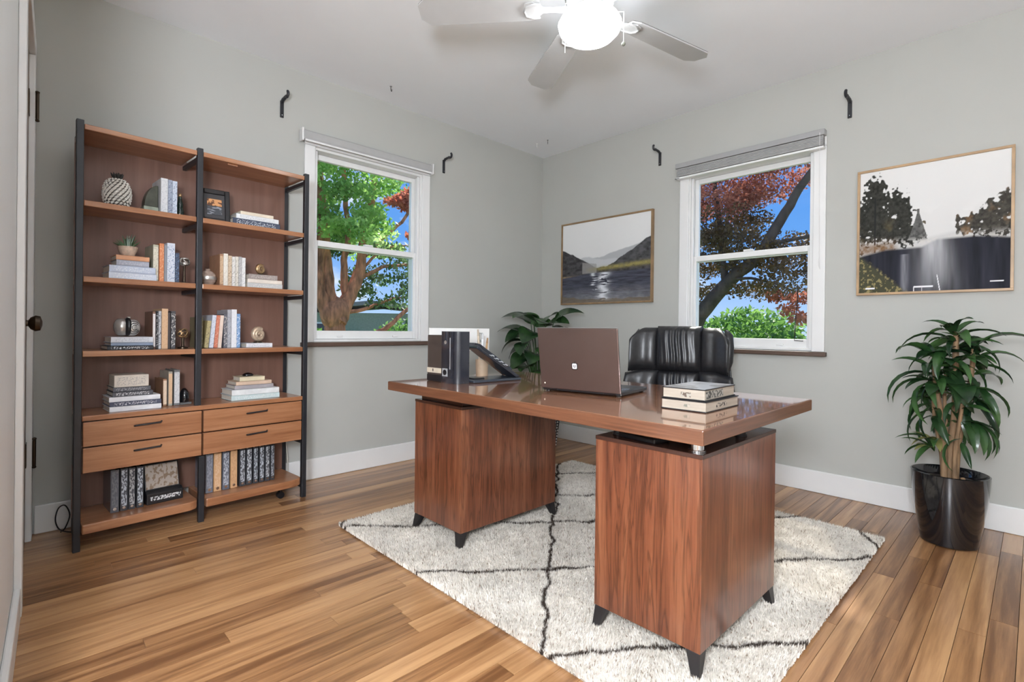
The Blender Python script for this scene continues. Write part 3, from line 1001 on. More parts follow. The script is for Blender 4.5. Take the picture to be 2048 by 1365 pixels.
def upright(label, u0, u1, z, h, c, v=0.045, dep=0.150, ink=None, lean=0.0, group=None, cover=None):
    """a book standing with its spine to the front; local x across the spine, y backwards"""
    t = thing('book', label, 'book', group=group)
    w = u1-u0-0.0012
    place(t, u0+0.0006+w/2, v, z+0.0004+w/2*math.sin(abs(lean)), lean)
    k = min(0.0022, w*0.18)
    m = MB().box(-w/2, w/2, 0, k, 0, h)
    m.box(-w/2, -w/2+k, k, dep, 0, h)
    m.box(w/2-k, w/2, k, dep, 0, h)
    m.obj('cover', colmat(cover or c), t, bevel=0.0008, seg=1)
    MB().box(-w/2+k+0.0002, w/2-k-0.0002, k+0.0004, dep-0.004, 0.003, h-0.004).obj('pages', M_PAGES, t)
    if ink or cover:
        MB().box(-w/2+0.0008, w/2-0.0008, -0.0006, -0.0001, h*0.06, h*0.94).obj('spine_print', inkmat(c, ink or tuple(x*0.8 for x in c)), t)
    return t


def flat(label, u0, u1, z, th, c, v=0.035, dep=0.15, ink=None, twist=0.0, pages_front=False, group=None):
    """a book lying flat, its spine to the front"""
    t = thing('book', label, 'book', group=group)
    w = u1-u0
    place(t, (u0+u1)/2, v, z+0.0004, 0, twist)
    k = min(0.0022, th*0.16)
    th -= 0.0007
    m = MB().box(-w/2, w/2, 0, dep, 0, k)
    m.box(-w/2, w/2, 0, dep, th-k, th)
    if not pages_front:
        m.box(-w/2, w/2, 0, k, k, th-k)
    m.obj('cover', colmat(c), t, bevel=0.0008, seg=1)
    MB().box(-w/2+0.004, w/2-0.004, (0.004 if pages_front else k+0.0003), dep-0.004, k+0.0002, th-k-0.0002).obj('pages', M_PAGES, t)
    if ink:
        MB().box(-w/2+w*0.08, w/2-w*0.10, -0.0006, -0.0001, th*0.16, th*0.84).obj('spine_print', inkmat(c, ink, (150, 150, 260), 0.55), t)
    return t


WHT, OFF, GRY, LGR, BLU, NAV, BLK, CRM, TAN, ORG, BRN, OLV = (0.72, 0.73, 0.74), (0.66, 0.64, 0.60), (0.24, 0.25, 0.28), (0.45, 0.47, 0.52), (0.42, 0.50, 0.62), (0.045, 0.06, 0.10), (0.02, 0.02, 0.024), (0.72, 0.63, 0.50), (0.60, 0.37, 0.20), (0.62, 0.22, 0.09), (0.28, 0.15, 0.085), (0.24, 0.22, 0.11)
# --- top left shelf
upright('pale grey upright book against the green bookend, top left shelf', 0.286, 0.314, Z1, 0.162, (0.62, 0.63, 0.64), ink=(0.50, 0.51, 0.53))
upright('slate blue upright book in the middle of three, top left shelf', 0.314, 0.331, Z1, 0.160, (0.30, 0.34, 0.42), ink=(0.12, 0.14, 0.2))
upright('pale blue upright book beside the dark bottle, top left shelf', 0.331, 0.351, Z1, 0.158, (0.52, 0.57, 0.66), ink=(0.22, 0.27, 0.36))
# --- top right shelf
flat('navy book with white lettering at the bottom of the top right stack', 0.586, 0.818, Z1, 0.034, NAV, ink=(0.55, 0.58, 0.62))
flat('white book in the middle of the top right stack', 0.604, 0.814, Z1+0.034, 0.024, WHT, ink=(0.55, 0.55, 0.55), v=0.042)
flat('thin cream book on top of the top right stack', 0.627, 0.790, Z1+0.058, 0.018, CRM, v=0.05, dep=0.12)
# --- second left shelf
flat('pale blue and white book at the bottom of the stack under the succulent', 0.100, 0.272, Z2, 0.030, (0.58, 0.62, 0.70), ink=(0.75, 0.77, 0.8))
flat('light blue grey book second from the bottom under the succulent', 0.102, 0.268, Z2+0.030, 0.030, (0.50, 0.55, 0.66), ink=(0.70, 0.73, 0.78), v=0.038)
flat('grey book third from the bottom under the succulent', 0.127, 0.245, Z2+0.060, 0.025, (0.36, 0.37, 0.43), v=0.045, dep=0.12, ink=(0.5, 0.5, 0.55))
flat('orange tan book directly under the succulent pot', 0.126, 0.246, Z2+0.085, 0.021, (0.60, 0.30, 0.16), v=0.045, dep=0.12)
upright('greenish beige wide upright book left of the orange one, second left shelf', 0.262, 0.284, Z2, 0.168, (0.66, 0.62, 0.50), ink=(0.50, 0.46, 0.36), v=0.060, dep=0.145, cover=(0.40, 0.39, 0.29))
upright('bright orange upright book on the second left shelf', 0.285, 0.304, Z2, 0.176, ORG, ink=(0.75, 0.40, 0.22), v=0.055)
upright('thin grey upright book right of the orange one, second left shelf', 0.304, 0.315, Z2, 0.170, GRY, v=0.055)
upright('white and blue tall upright book on the second left shelf', 0.315, 0.347, Z2, 0.182, (0.62, 0.66, 0.73), ink=(0.25, 0.32, 0.45), v=0.055)
upright('dark navy shorter upright book beside the wire ball, second left shelf', 0.348, 0.366, Z2, 0.140, NAV, ink=(0.12, 0.2, 0.32), v=0.06, dep=0.13)
# --- second right shelf
upright('brown cloth upright book next to the round vase, second right shelf', 0.532, 0.549, Z2, 0.156, (0.55, 0.38, 0.24), ink=(0.4, 0.26, 0.15), cover=(0.34, 0.18, 0.10))
upright('wide cream white upright book, second right shelf', 0.549, 0.570, Z2, 0.160, (0.74, 0.70, 0.62), ink=(0.62, 0.57, 0.5))
upright('tan upright book right of the cream white one, second right shelf', 0.570, 0.588, Z2, 0.152, (0.58, 0.45, 0.32), ink=(0.30, 0.22, 0.15))
upright('slim white upright book after the tan one, second right shelf', 0.588, 0.603, Z2, 0.149, (0.70, 0.68, 0.64), ink=(0.35, 0.33, 0.3))
upright('slim ivory upright book third from the right end, second right shelf', 0.603, 0.619, Z2, 0.151, (0.66, 0.62, 0.55), ink=(0.40, 0.36, 0.3))
upright('slim grey upright book second from the right end, second right shelf', 0.619, 0.634, Z2, 0.152, (0.38, 0.37, 0.37), ink=(0.6, 0.6, 0.58))
upright('white upright book at the right end, second right shelf', 0.634, 0.652, Z2, 0.149, (0.74, 0.73, 0.71), ink=(0.5, 0.5, 0.5))
flat('grey white book at the bottom of the stack under the gold shell', 0.658, 0.834, Z2, 0.026, (0.50, 0.50, 0.49), ink=(0.66, 0.65, 0.62))
flat('thin cream book in the middle of the stack under the gold shell', 0.660, 0.834, Z2+0.026, 0.020, (0.73, 0.66, 0.58), v=0.04)
flat('taupe book on top of the stack under the gold shell', 0.667, 0.812, Z2+0.046, 0.026, (0.33, 0.28, 0.26), v=0.045, dep=0.13, ink=(0.5, 0.45, 0.42))
# --- third left shelf
flat('black and white book at the bottom of the stack under the silver apple', 0.097, 0.262, Z3, 0.017, BLK, ink=(0.6, 0.6, 0.6))
flat('thin slate blue book in the middle of the stack under the silver apple', 0.110, 0.262, Z3+0.017, 0.014, (0.22, 0.27, 0.36), v=0.04)
flat('pale grey book on top of the stack under the silver apple', 0.110, 0.262, Z3+0.031, 0.025, (0.58, 0.60, 0.64), v=0.04, ink=(0.42, 0.44, 0.48))
upright('brown upright book with pale spine, third left shelf', 0.264, 0.2765, Z3, 0.170, (0.74, 0.70, 0.68), ink=(0.66, 0.62, 0.6), v=0.065, dep=0.14, cover=(0.20, 0.11, 0.075))
upright('slim black upright book after the brown one, third left shelf', 0.2765, 0.286, Z3, 0.172, BLK, ink=(0.45, 0.45, 0.45), v=0.06)
upright('slim grey upright book with dark lettering, third left shelf', 0.286, 0.297, Z3, 0.173, (0.50, 0.51, 0.53), ink=(0.08, 0.08, 0.1), v=0.06)
upright('tall tan orange upright book, third left shelf', 0.297, 0.322, Z3, 0.184, (0.64, 0.42, 0.25), ink=(0.58, 0.36, 0.2), v=0.055)
upright('slim charcoal upright book right of the tall tan one, third left shelf', 0.322, 0.333, Z3, 0.168, (0.05, 0.04, 0.04), v=0.06)
upright('black upright book with white mottled spine, third left shelf', 0.333, 0.352, Z3, 0.174, (0.06, 0.06, 0.065), ink=(0.62, 0.60, 0.57), v=0.055)
# --- third right shelf
upright('olive brown upright book at the left end, third right shelf', 0.452, 0.470, Z3, 0.150, (0.20, 0.17, 0.09), ink=(0.33, 0.30, 0.2), v=0.07, dep=0.14)
upright('shorter olive gold book leaning right, third right shelf', 0.472, 0.490, Z3, 0.132, (0.42, 0.35, 0.17), ink=(0.2, 0.17, 0.1), v=0.06, dep=0.12, lean=R(6))
upright('pale blue white book leaning right, third right shelf', 0.492, 0.511, Z3, 0.160, (0.60, 0.63, 0.70), ink=(0.4, 0.44, 0.52), v=0.055, lean=R(5))
upright('orange red book leaning right, third right shelf', 0.512, 0.529, Z3, 0.160, (0.55, 0.17, 0.10), ink=(0.66, 0.34, 0.24), v=0.055, lean=R(4.5))
upright('cream peach book leaning right beside the red one, third right shelf', 0.530, 0.547, Z3, 0.160, (0.74, 0.60, 0.50), v=0.055, lean=R(4))
upright('black and grey lettered upright book, third right shelf', 0.556, 0.573, Z3, 0.166, (0.12, 0.12, 0.14), ink=(0.55, 0.52, 0.48), v=0.055)
upright('tall grey upright book beside the tall white one, third right shelf', 0.573, 0.590, Z3, 0.188, (0.40, 0.41, 0.44), ink=(0.25, 0.26, 0.28), v=0.055)
upright('tall white upright book, third right shelf', 0.590, 0.615, Z3, 0.191, (0.74, 0.75, 0.78), ink=(0.66, 0.67, 0.7), v=0.05)
upright('blue and white upright book at the right end, third right shelf', 0.615, 0.634, Z3, 0.170, (0.16, 0.30, 0.52), ink=(0.65, 0.70, 0.78), v=0.055)
flat('thin white book under the round gold ornament, third right shelf', 0.655, 0.785, Z3, 0.022, (0.70, 0.70, 0.73), dep=0.13, ink=(0.5, 0.5, 0.55))
# --- on the drawer block, left
V4 = 0.045
flat('white book at the very bottom of the tall stack on the left drawers', 0.105, 0.292, Z4, 0.022, (0.74, 0.75, 0.77), v=0.025)
flat('navy lettered book second from the bottom on the left drawers', 0.106, 0.292, Z4+0.022, 0.020, (0.07, 0.08, 0.12), ink=(0.6, 0.6, 0.63), v=0.027)
flat('white book third from the bottom on the left drawers', 0.104, 0.288, Z4+0.042, 0.021, (0.73, 0.74, 0.76), v=0.027)
flat('black and white mottled book in the tall stack on the left drawers', 0.117, 0.262, Z4+0.063, 0.020, (0.08, 0.08, 0.09), ink=(0.62, 0.62, 0.62), v=0.035, dep=0.14)
flat('dark grey book near the top of the tall stack on the left drawers', 0.119, 0.254, Z4+0.083, 0.020, (0.10, 0.10, 0.11), ink=(0.35, 0.35, 0.36), v=0.038, dep=0.13)
flat('thick cream grey book on top of the tall stack on the left drawers', 0.123, 0.246, Z4+0.103, 0.052, (0.64, 0.58, 0.50), ink=(0.40, 0.37, 0.34), v=0.038, dep=0.13)
upright('short brown upright book with cream spine on the left drawers', 0.309, 0.325, Z4, 0.125, (0.72, 0.57, 0.42), ink=(0.66, 0.5, 0.36), v=0.075, dep=0.14, cover=(0.28, 0.15, 0.085))
upright('tan upright book between brown and grey ones on the left drawers', 0.329, 0.346, Z4, 0.158, (0.66, 0.45, 0.28), ink=(0.6, 0.4, 0.24), v=0.07, dep=0.145, cover=(0.36, 0.33, 0.27))
upright('grey upright book beside the black dome on the left drawers', 0.350, 0.374, Z4, 0.165, (0.60, 0.60, 0.60), ink=(0.45, 0.45, 0.46), v=0.065, dep=0.145, cover=(0.16, 0.16, 0.16))
# --- on the drawer block, right
flat('pale teal book at the bottom of the stack on the right drawers', 0.586, 0.823, Z4, 0.026, (0.52, 0.62, 0.62), v=0.03, ink=(0.7, 0.74, 0.74))
flat('white book second from the bottom on the right drawers', 0.588, 0.821, Z4+0.026, 0.028, (0.70, 0.72, 0.72), v=0.03)
flat('grey taupe book in the middle of the stack on the right drawers', 0.606, 0.797, Z4+0.054, 0.020, (0.36, 0.33, 0.34), v=0.045, dep=0.13)
flat('peach tan book near the top of the stack on the right drawers', 0.613, 0.788, Z4+0.074, 0.019, (0.62, 0.46, 0.34), v=0.047, dep=0.125)
flat('small yellowed book on top of the stack on the right drawers', 0.633, 0.756, Z4+0.093, 0.022, (0.68, 0.60, 0.42), v=0.055, dep=0.10)


# --- binders on the bottom shelves
def binder(label, u0, u1, h, c, ink, group):
    t = thing('ring_binder', label, 'binder', group=group)
    w = u1-u0-0.0015
    place(t, (u0+u1)/2, 0.048, Z5+0.0004)
    k = 0.003
    m = MB().box(-w/2, w/2, 0, k, 0, h)
    m.box(-w/2, -w/2+k, k, 0.155, 0, h)
    m.box(w/2-k, w/2, k, 0.155, 0, h)
    m.obj('cover', colmat(c, 0.25), t, bevel=0.001, seg=1)
    MB().box(-w/2+k+0.001, w/2-k-0.001, 0.012, 0.145, 0.004, h-0.008).obj('pages', M_PAGES, t)
    MB().box(-w/2+w*0.14, w/2-w*0.14, -0.0008, -0.0001, h*0.12, h*0.96).obj('spine_label', inkmat(c, ink, (150, 150, 90), 0.50), t)
    MB().lathe([(w*0.22, 0), (w*0.22, 0.0014), (w*0.13, 0.0016)], 14).obj('finger_ring', M_CHROME, t, rot=(R(90), 0, 0), loc=(0, -0.0003, h*0.065+w*0.1))
    return t


DK, BT = (0.055, 0.058, 0.066), (0.60, 0.36, 0.19)
SIL = (0.42, 0.45, 0.50)
for lab, u0, u1, h, c, ink in (
        ('plain dark grey binder at the left end of the bottom left shelf', 0.115, 0.146, 0.184, (0.10, 0.105, 0.12), (0.16, 0.165, 0.18)),
        ('dark binder with mottled spine, second from left on the bottom left shelf', 0.149, 0.177, 0.184, DK, SIL),
        ('dark binder with mottled spine, third from left on the bottom left shelf', 0.178, 0.204, 0.182, DK, (0.40, 0.40, 0.40)),
        ('dark binder with mottled spine touching the photo box, bottom left shelf', 0.207, 0.234, 0.182, DK, (0.46, 0.50, 0.54))):
    binder(lab, u0, u1, h, c, ink, 'binders on the bottom left shelf')
for lab, u0, u1, c, ink in (
        ('smooth grey binder at the left end of the bottom right shelf', 0.480, 0.514, (0.17, 0.18, 0.21), (0.26, 0.27, 0.31)),
        ('tan binder nearest the left end of the bottom right shelf', 0.516, 0.551, BT, (0.66, 0.44, 0.27)),
        ('blue grey mottled binder between the two tan binders', 0.555, 0.588, (0.13, 0.14, 0.17), SIL),
        ('tan binder right of the blue grey one on the bottom right shelf', 0.592, 0.624, BT, (0.52, 0.30, 0.15)),
        ('charcoal mottled binder just right of the second tan one', 0.634, 0.663, DK, (0.40, 0.43, 0.47)),
        ('charcoal binder with dark blot low on its spine, bottom right shelf', 0.666, 0.695, DK, (0.48, 0.52, 0.56)),
        ('charcoal binder fourth from the right end of the bottom right shelf', 0.700, 0.725, DK, (0.36, 0.40, 0.44)),
        ('charcoal binder third from the right end of the bottom right shelf', 0.730, 0.756, DK, (0.44, 0.48, 0.53)),
        ('charcoal binder second from the right end of the bottom right shelf', 0.760, 0.784, DK, (0.42, 0.44, 0.46)),
        ('charcoal binder at the right end of the bottom right shelf', 0.787, 0.808, DK, (0.30, 0.32, 0.35))):
    binder(lab, u0, u1, 0.188, c, ink, 'binders on the bottom right shelf')

# ------------------------------------------------------------------ ornaments on the shelves
def ornament(name, label, cat, u, v, z, twist=0.0):
    t = thing(name, label, cat)
    place(t, u, v, z+0.0004, 0, twist)
    return t


M_SILV = mat('antique_silver', (0.50, 0.47, 0.43), 0.35, metal=0.7, var=0.3, scale=40)
M_SHG = mat('gold_resin', (0.42, 0.27, 0.14), 0.3, metal=0.7, var=0.35, scale=40)
# pineapple vase: ceramic body with raised scales and a short dark crown
t = ornament('pineapple_ornament', 'silver white scaled pineapple ornament on the top left shelf', 'ornament', 0.137, 0.10, Z1)
body = MB().lathe([(0.020, 0), (0.032, 0.008), (0.045, 0.035), (0.049, 0.062), (0.046, 0.090), (0.036, 0.115), (0.022, 0.130), (0.012, 0.134)], 28)
body.obj('body', mat('pine_dark_glaze', (0.10, 0.085, 0.07), 0.5), t, smooth=50)
M_SCALE = mat('pine_scale_glaze', (0.72, 0.69, 0.63), 0.3, var=0.15, scale=60)
prof = [(0, 0.024), (0.008, 0.033), (0.035, 0.0455), (0.062, 0.0495), (0.090, 0.0465), (0.115, 0.0365), (0.130, 0.023)]
sc = MB().hexa([(-0.0042, -0.0065, 0), (0.0042, -0.0065, 0), (0.0042, 0.0065, 0), (-0.0042, 0.0065, 0)], [(-0.002, -0.004, 0.005), (0.002, -0.004, 0.005), (0.002, 0.004, 0.005), (-0.002, 0.004, 0.005)])
scme = sc.mesh('scale', M_SCALE)
zs = np.arange(0.010, 0.128, 0.0115)
for i, z in enumerate(zs):
    r = float(np.interp(z, [p[0] for p in prof], [p[1] for p in prof]))
    nn = 16
    sl = (float(np.interp(z+0.004, [p[0] for p in prof], [p[1] for p in prof]))-float(np.interp(z-0.004, [p[0] for p in prof], [p[1] for p in prof])))/0.008
    for k in range(nn):
        a = 2*math.pi*(k+0.5*(i % 2))/nn
        Mx = Matrix.Rotation(a, 4, 'Z') @ Matrix.Translation((r-0.0005, 0, z)) @ Matrix.Rotation(R(90)-math.atan(sl)*0.9, 4, 'Y') @ Matrix.Rotation(R(45), 4, 'Z') @ Matrix.Diagonal((0.9*r/0.045+0.25, 0.9*r/0.045+0.25, 1, 1))
        inst('scale', scme, t, Mx)
cr = MB()
for k in range(16):
    a = 2*math.pi*k/16
    r = 0.010 if k % 2 else 0.017
    cr.tube([(r*0.5*math.cos(a), r*0.5*math.sin(a), 0.130), (r*math.cos(a), r*math.sin(a), 0.144), (r*1.35*math.cos(a), r*1.35*math.sin(a), 0.156)], [0.006, 0.005, 0.0008], 5)
cr.obj('crown', mat('pine_crown_dark', (0.035, 0.032, 0.028), 0.5), t)

# green stone bookend
t = ornament('bookend', 'green grey stone bookend with a curved top on the top left shelf', 'bookend', 0.262, 0.105, Z1)
poly = [(-0.030, 0.030)]+[(0.022-0.052*math.cos(a), 0.030+0.100*math.sin(a)) for a in np.linspace(R(8), R(90), 9)]+[(0.022, 0.030)]
MB().prism(poly, -0.028, 0.028, 'y').obj('arch', mat('dark_green_stone', (0.06, 0.065, 0.045), 0.3, var=0.5, scale=25), t, bevel=0.003)
MB().box(-0.034, 0.0225, -0.034, 0.034, 0, 0.0297).obj('base', mat('green_grey_stone', (0.25, 0.28, 0.22), 0.4, var=0.3, scale=25), t, bevel=0.002)
# dark bottle
t = ornament('glass_bottle', 'small dark green bottle with a gold stopper on the top left shelf', 'bottle', 0.372, 0.085, Z1)
MB().lathe([(0.014, 0), (0.0165, 0.004), (0.017, 0.030), (0.012, 0.045), (0.014, 0.062), (0.009, 0.080), (0.008, 0.098)], 18).obj('body', mat('dark_green_glass', (0.012, 0.022, 0.016), 0.12, var=0.4), t, smooth=50)
MB().ell((0, 0, 0.106), (0.008, 0.008, 0.010), 12, 8).obj('stopper', M_SHG, t, smooth=60)
# black photo frame, leaning back
t = ornament('tabletop_picture', 'black frame with a small dark sunset picture leaning on the top right shelf', 'photo frame', 0.520, 0.075, Z1, R(-6))
fr = MB()
fo = bpy.data.objects.new('x', None)
bpy.data.objects.remove(fo)
fr.box(-0.068, -0.046, 0, 0.014, 0, 0.172)
fr.box(0.046, 0.068, 0, 0.014, 0, 0.172)
fr.box(-0.046, 0.046, 0, 0.014, 0, 0.024)
fr.box(-0.046, 0.046, 0, 0.014, 0.148, 0.172)
fro = fr.obj('frame', mat('black_frame_wood', (0.014, 0.012, 0.013), 0.3), t, bevel=0.004, rot=(R(-9), 0, R(0)))
MB().box(-0.0455, 0.0455, 0.007, 0.011, 0.0245, 0.1475).obj('mount', mat('dark_mount', (0.035, 0.033, 0.036), 0.4), fro)
MB().box(-0.032, 0.032, 0.005, 0.0068, 0.088, 0.122).obj('picture', inkmat((0.10, 0.035, 0.012), (0.62, 0.30, 0.12), (50, 50, 90), 0.46), fro)
MB().box(-0.032, 0.032, 0.005, 0.0068, 0.042, 0.086).obj('picture', inkmat((0.05, 0.055, 0.065), (0.26, 0.27, 0.30), (30, 30, 110), 0.55), fro)
MB().tube([(0, 0.014, 0.10), (0, 0.055, 0.012)], 0.004, 6).obj('easel_leg', M_BLACK, fro)

# succulent in a small pot
t = ornament('potted_succulent', 'spiky green succulent in a small pale pot on the stacked books', 'plant', 0.178, 0.105, Z2+0.106)
MB().lathe([(0.020, 0), (0.024, 0.003), (0.034, 0.026), (0.037, 0.044), (0.034, 0.0445), (0.031, 0.036)], 24).obj('pot', mat('sandy_pot', (0.55, 0.42, 0.32), 0.6, var=0.3, scale=50), t, smooth=50)
M_SUCC = leaf_mat('succulent_green', (0.025, 0.06, 0.03), (0.09, 0.16, 0.07), 0.1)
rs = random.Random(3)
for k in range(20):
    a = 2*math.pi*k/20*2.6
    el = R(20+65*rs.random())
    L = 0.045+0.022*rs.random()
    d = Vector((math.cos(a)*math.cos(el), math.sin(a)*math.cos(el), math.sin(el)))
    MB().tube([(0.008*math.cos(a), 0.008*math.sin(a), 0.036), tuple(Vector((0, 0, 0.036))+d*L*0.5), tuple(Vector((0, 0, 0.036))+d*L+Vector((0, 0, 0.004)))], [0.005, 0.0042, 0.0006], 6).obj('leaf', M_SUCC, t, smooth=50)
MB().lathe([(0.001, 0.037), (0.0315, 0.0365)], 20).obj('soil', M_SOIL, t)


def wire_ball(name, label, u, v, z, r, m, base=None, flatten=1.0, zc=None):
    t = ornament(name, label, 'ornament', u, v, z, R(20))
    c = r if zc is None else zc
    rs = random.Random(sum(map(ord, label)))
    for k in range(6):
        ax = Vector((rs.uniform(-1, 1), rs.uniform(-1, 1), rs.uniform(-1, 1))).normalized()
        q = ax.orthogonal().normalized()
        w = ax.cross(q)
        pts = []
        for i in range(25):
            a = 2*math.pi*i/24
            p = (q*math.cos(a)+w*math.sin(a))*r*0.90+ax*r*0.14*math.sin(3*a)
            pts.append((p.x, p.y*flatten, p.z+c))
        MB().tube(pts, r*0.10, 6, cap=False).obj('ring', m, t, smooth=60)
    MB().ell((0, 0, c), (r*0.72, r*0.72*flatten, r*0.72), 16, 10).obj('core', mat(name+'_core', (0.06, 0.04, 0.03), 0.5), t, smooth=60)
    if base:
        MB().lathe([(r*0.8, 0), (r*0.8, 0.006), (r*0.25, 0.010), (r*0.2, max(0.014, c-r*0.85))], 18).obj('stand', base, t, smooth=40)
    return t


wire_ball('wire_ball', 'silver wire ball ornament on a bronze stand, second left shelf', 0.392, 0.085, Z2, 0.024, M_SILV, M_BRONZE, 1, 0.105)
wire_ball('knot_ornament', 'bronze knot ornament on a small stand, third left shelf', 0.388, 0.080, Z3, 0.027, M_SHG, M_BRONZE, 0.6, 0.072)
# round vase
t = ornament('round_vase', 'round brown and silver vase at the left of the second right shelf', 'vase', 0.492, 0.085, Z2)
MB().lathe([(0.014, 0), (0.026, 0.006), (0.036, 0.022), (0.038, 0.038), (0.033, 0.056), (0.020, 0.069), (0.009, 0.074), (0.011, 0.080), (0.007, 0.081)], 28).obj('body', mat('swirled_glaze', (0.36, 0.27, 0.22), 0.2, var=0.55, scale=22, stretch=(1, 1, 2.5)), t, smooth=50)
MB().lathe([(0.0372, 0.028), (0.0388, 0.036), (0.0378, 0.043)], 28).obj('band', M_SILV, t, smooth=50)


def spiral_shell(label, u, v, z, r, m, tilt):
    t = ornament('shell_ornament', label, 'ornament', u, v, z, R(12))
    pts, rad = [], []
    for i in range(60):
        q = i/59
        a = q*2*math.pi*2.6+1.0
        rr_ = r*0.68*(1-q)**0.8
        pts.append((rr_*math.cos(a), -0.012*q*r/0.03, r+rr_*math.sin(a)))
        rad.append(max(0.0015, r*0.34*(1-q)**0.8))
    MB().tube(pts, rad, 10).obj('coil', m, t, smooth=60)
    MB().lathe([(r*0.5, 0), (r*0.5, r*0.12), (r*0.2, r*0.2)], 16).obj('foot', M_BRONZE, t, smooth=40)
    return t


spiral_shell('gold shell ornament on the taupe book, second right shelf', 0.745, 0.100, Z2+0.072, 0.031, M_SHG, 0)
spiral_shell('round gold coiled shell on the thin white book, third right shelf', 0.733, 0.090, Z3+0.022, 0.043, mat('pale_gold_resin', (0.60, 0.46, 0.33), 0.35, metal=0.4, var=0.3, scale=40), 0)
# silver apple of two curved halves
t = ornament('apple_ornament', 'silver and black apple shaped ornament on stacked books, third left shelf', 'ornament', 0.178, 0.100, Z3+0.056, R(10))
apf = lambda a, tt: 1-0.16*math.exp(-((math.pi-tt)/0.45)**2)-0.08*math.exp(-(tt/0.4)**2)
MB().ell((0.013, -0.004, 0.041), (0.034, 0.034, 0.041), 24, 16, apf).obj('front_half', mat('ribbed_silver', (0.62, 0.60, 0.57), 0.3, metal=0.5, var=0.4, scale=50), t, smooth=60)
MB().ell((-0.017, 0.006, 0.043), (0.032, 0.032, 0.043), 24, 16, apf).obj('rear_half', mat('smooth_silver', (0.50, 0.47, 0.44), 0.25, metal=0.6, var=0.3, scale=20), t, smooth=60)
MB().ell((-0.003, -0.010, 0.044), (0.016, 0.028, 0.041), 16, 12).obj('dark_seam', M_BLACK, t, smooth=60)
for q in range(3):
    rq = 0.010+q*0.007
    MB().tube([(0.013+rq*math.cos(a), -0.036-0.0022*(2-q)+0.006*(q == 2), 0.040+rq*1.15*math.sin(a)) for a in np.linspace(R(40), R(330), 16)], 0.0013, 6).obj('groove', M_BLACK, t, smooth=60)
MB().tube([(0, 0, 0.074), (0.003, -0.003, 0.084), (0.010, -0.004, 0.086)], [0.006, 0.007, 0.004], 8).obj('stem', M_SILV, t, smooth=60)
# black domes
t = ornament('dome_ornament', 'black glossy dome bookend on a flat base, left drawers', 'ornament', 0.397, 0.090, Z4)
MB().box(-0.022, 0.026, -0.026, 0.03, 0, 0.010).obj('base', mat('grey_stone', (0.12, 0.12, 0.12), 0.4), t, bevel=0.002)
MB().ell((0.002, 0, 0.030), (0.021, 0.024, 0.046), 18, 12).obj('dome', M_POT, t, smooth=60)
t = ornament('paperweight', 'black low paperweight on the yellowed book, right drawers', 'paperweight', 0.690, 0.105, Z4+0.115)
MB().lathe([(0.020, 0), (0.022, 0.003), (0.021, 0.008), (0.014, 0.014), (0.004, 0.017)], 20, sx=1.25).obj('dome', M_POT, t, smooth=50)
MB().lathe([(0.006, 0.0172), (0.006, 0.0182)], 12).obj('cap', M_BRONZE, t)
# box with a photo, propped open
t = ornament('photo_box', 'black box with a metallic photo lid propped open, bottom left shelf', 'box', 0.318, 0.055, Z5, R(3))
MB().prism([(0.0, 0.0), (0.0, 0.048), (0.020, 0.058), (0.10, 0.058), (0.10, 0.0)], -0.072, 0.072, 'x').obj('body', mat('black_box_card', (0.018, 0.018, 0.02), 0.35), t, bevel=0.003)
lid = MB().box(-0.068, 0.068, 0, 0.012, 0, 0.118).obj('lid', mat('black_box_card', (0.018, 0.018, 0.02)), t, bevel=0.002, loc=(-0.004, 0.022, 0.0585), rot=(R(-14), 0, 0))
MB().box(-0.064, 0.064, -0.0012, -0.0001, 0.006, 0.112).obj('photo', print_mat('bronze_photo', (0.40, 0.34, 0.29), (0.24, 0.17, 0.12), (60, 60, 45), 0.54, 0.2), lid)
MB().box(-0.058, 0.062, -0.0012, -0.0001, 0.016, 0.034).obj('lettering', inkmat((0.02, 0.02, 0.022), (0.65, 0.65, 0.65), (130, 130, 120), 0.5), t)

def limb(m, pts, r0, r1, n=9, wob=0.0, seed=0):
    rg = random.Random(seed)
    P = [Vector(p) for p in pts]
    out = []
    for i in range(len(P)-1):
        a, b = P[max(i-1, 0)], P[i]
        c, d = P[i+1], P[min(i+2, len(P)-1)]
        for k in range(5):
            t = k/5
            out.append(0.5*((2*b)+(c-a)*t+(2*a-5*b+4*c-d)*t*t+(3*b-a-3*c+d)*t**3)+Vector((rg.uniform(-wob, wob), rg.uniform(-wob, wob), rg.uniform(-wob, wob))))
    out.append(P[-1])
    N = len(out)
    m.tube(out, [r0+(r1-r0)*i/(N-1) for i in range(N)], n)


# cables by the bookcase
cb = MB()
limb(cb, [(0.135, 2.99, 0.004), (0.15, 2.985, 0.02), (0.166, 3.0, 0.07), (0.150, 3.005, 0.115), (0.128, 3.01, 0.105), (0.118, 3.0, 0.06), (0.130, 2.985, 0.02), (0.16, 2.965, 0.006), (0.21, 2.93, 0.004)], 0.0028, 0.0028, 6)
tag(cb.obj('power_cord', M_BLACK, smooth=60), 'thin black cord looped against the baseboard left of the bookcase', 'cord')
cb = MB()
limb(cb, [(1.055, 3.03, 0.285), (1.085, 3.028, 0.283), (1.110, 3.026, 0.25), (1.122, 3.024, 0.18), (1.128, 3.02, 0.06), (1.150, 3.00, 0.005)], 0.0036, 0.0036, 6)
tag(cb.obj('cable', mat('cream_cable', (0.66, 0.62, 0.55), 0.5), smooth=60), 'cream cable curving down the wall at the right end of the bookcase', 'cord')

# ================================================================== PICTURES
M_ART = attr_mat('printed_canvas', 0.65, spec=0.15)


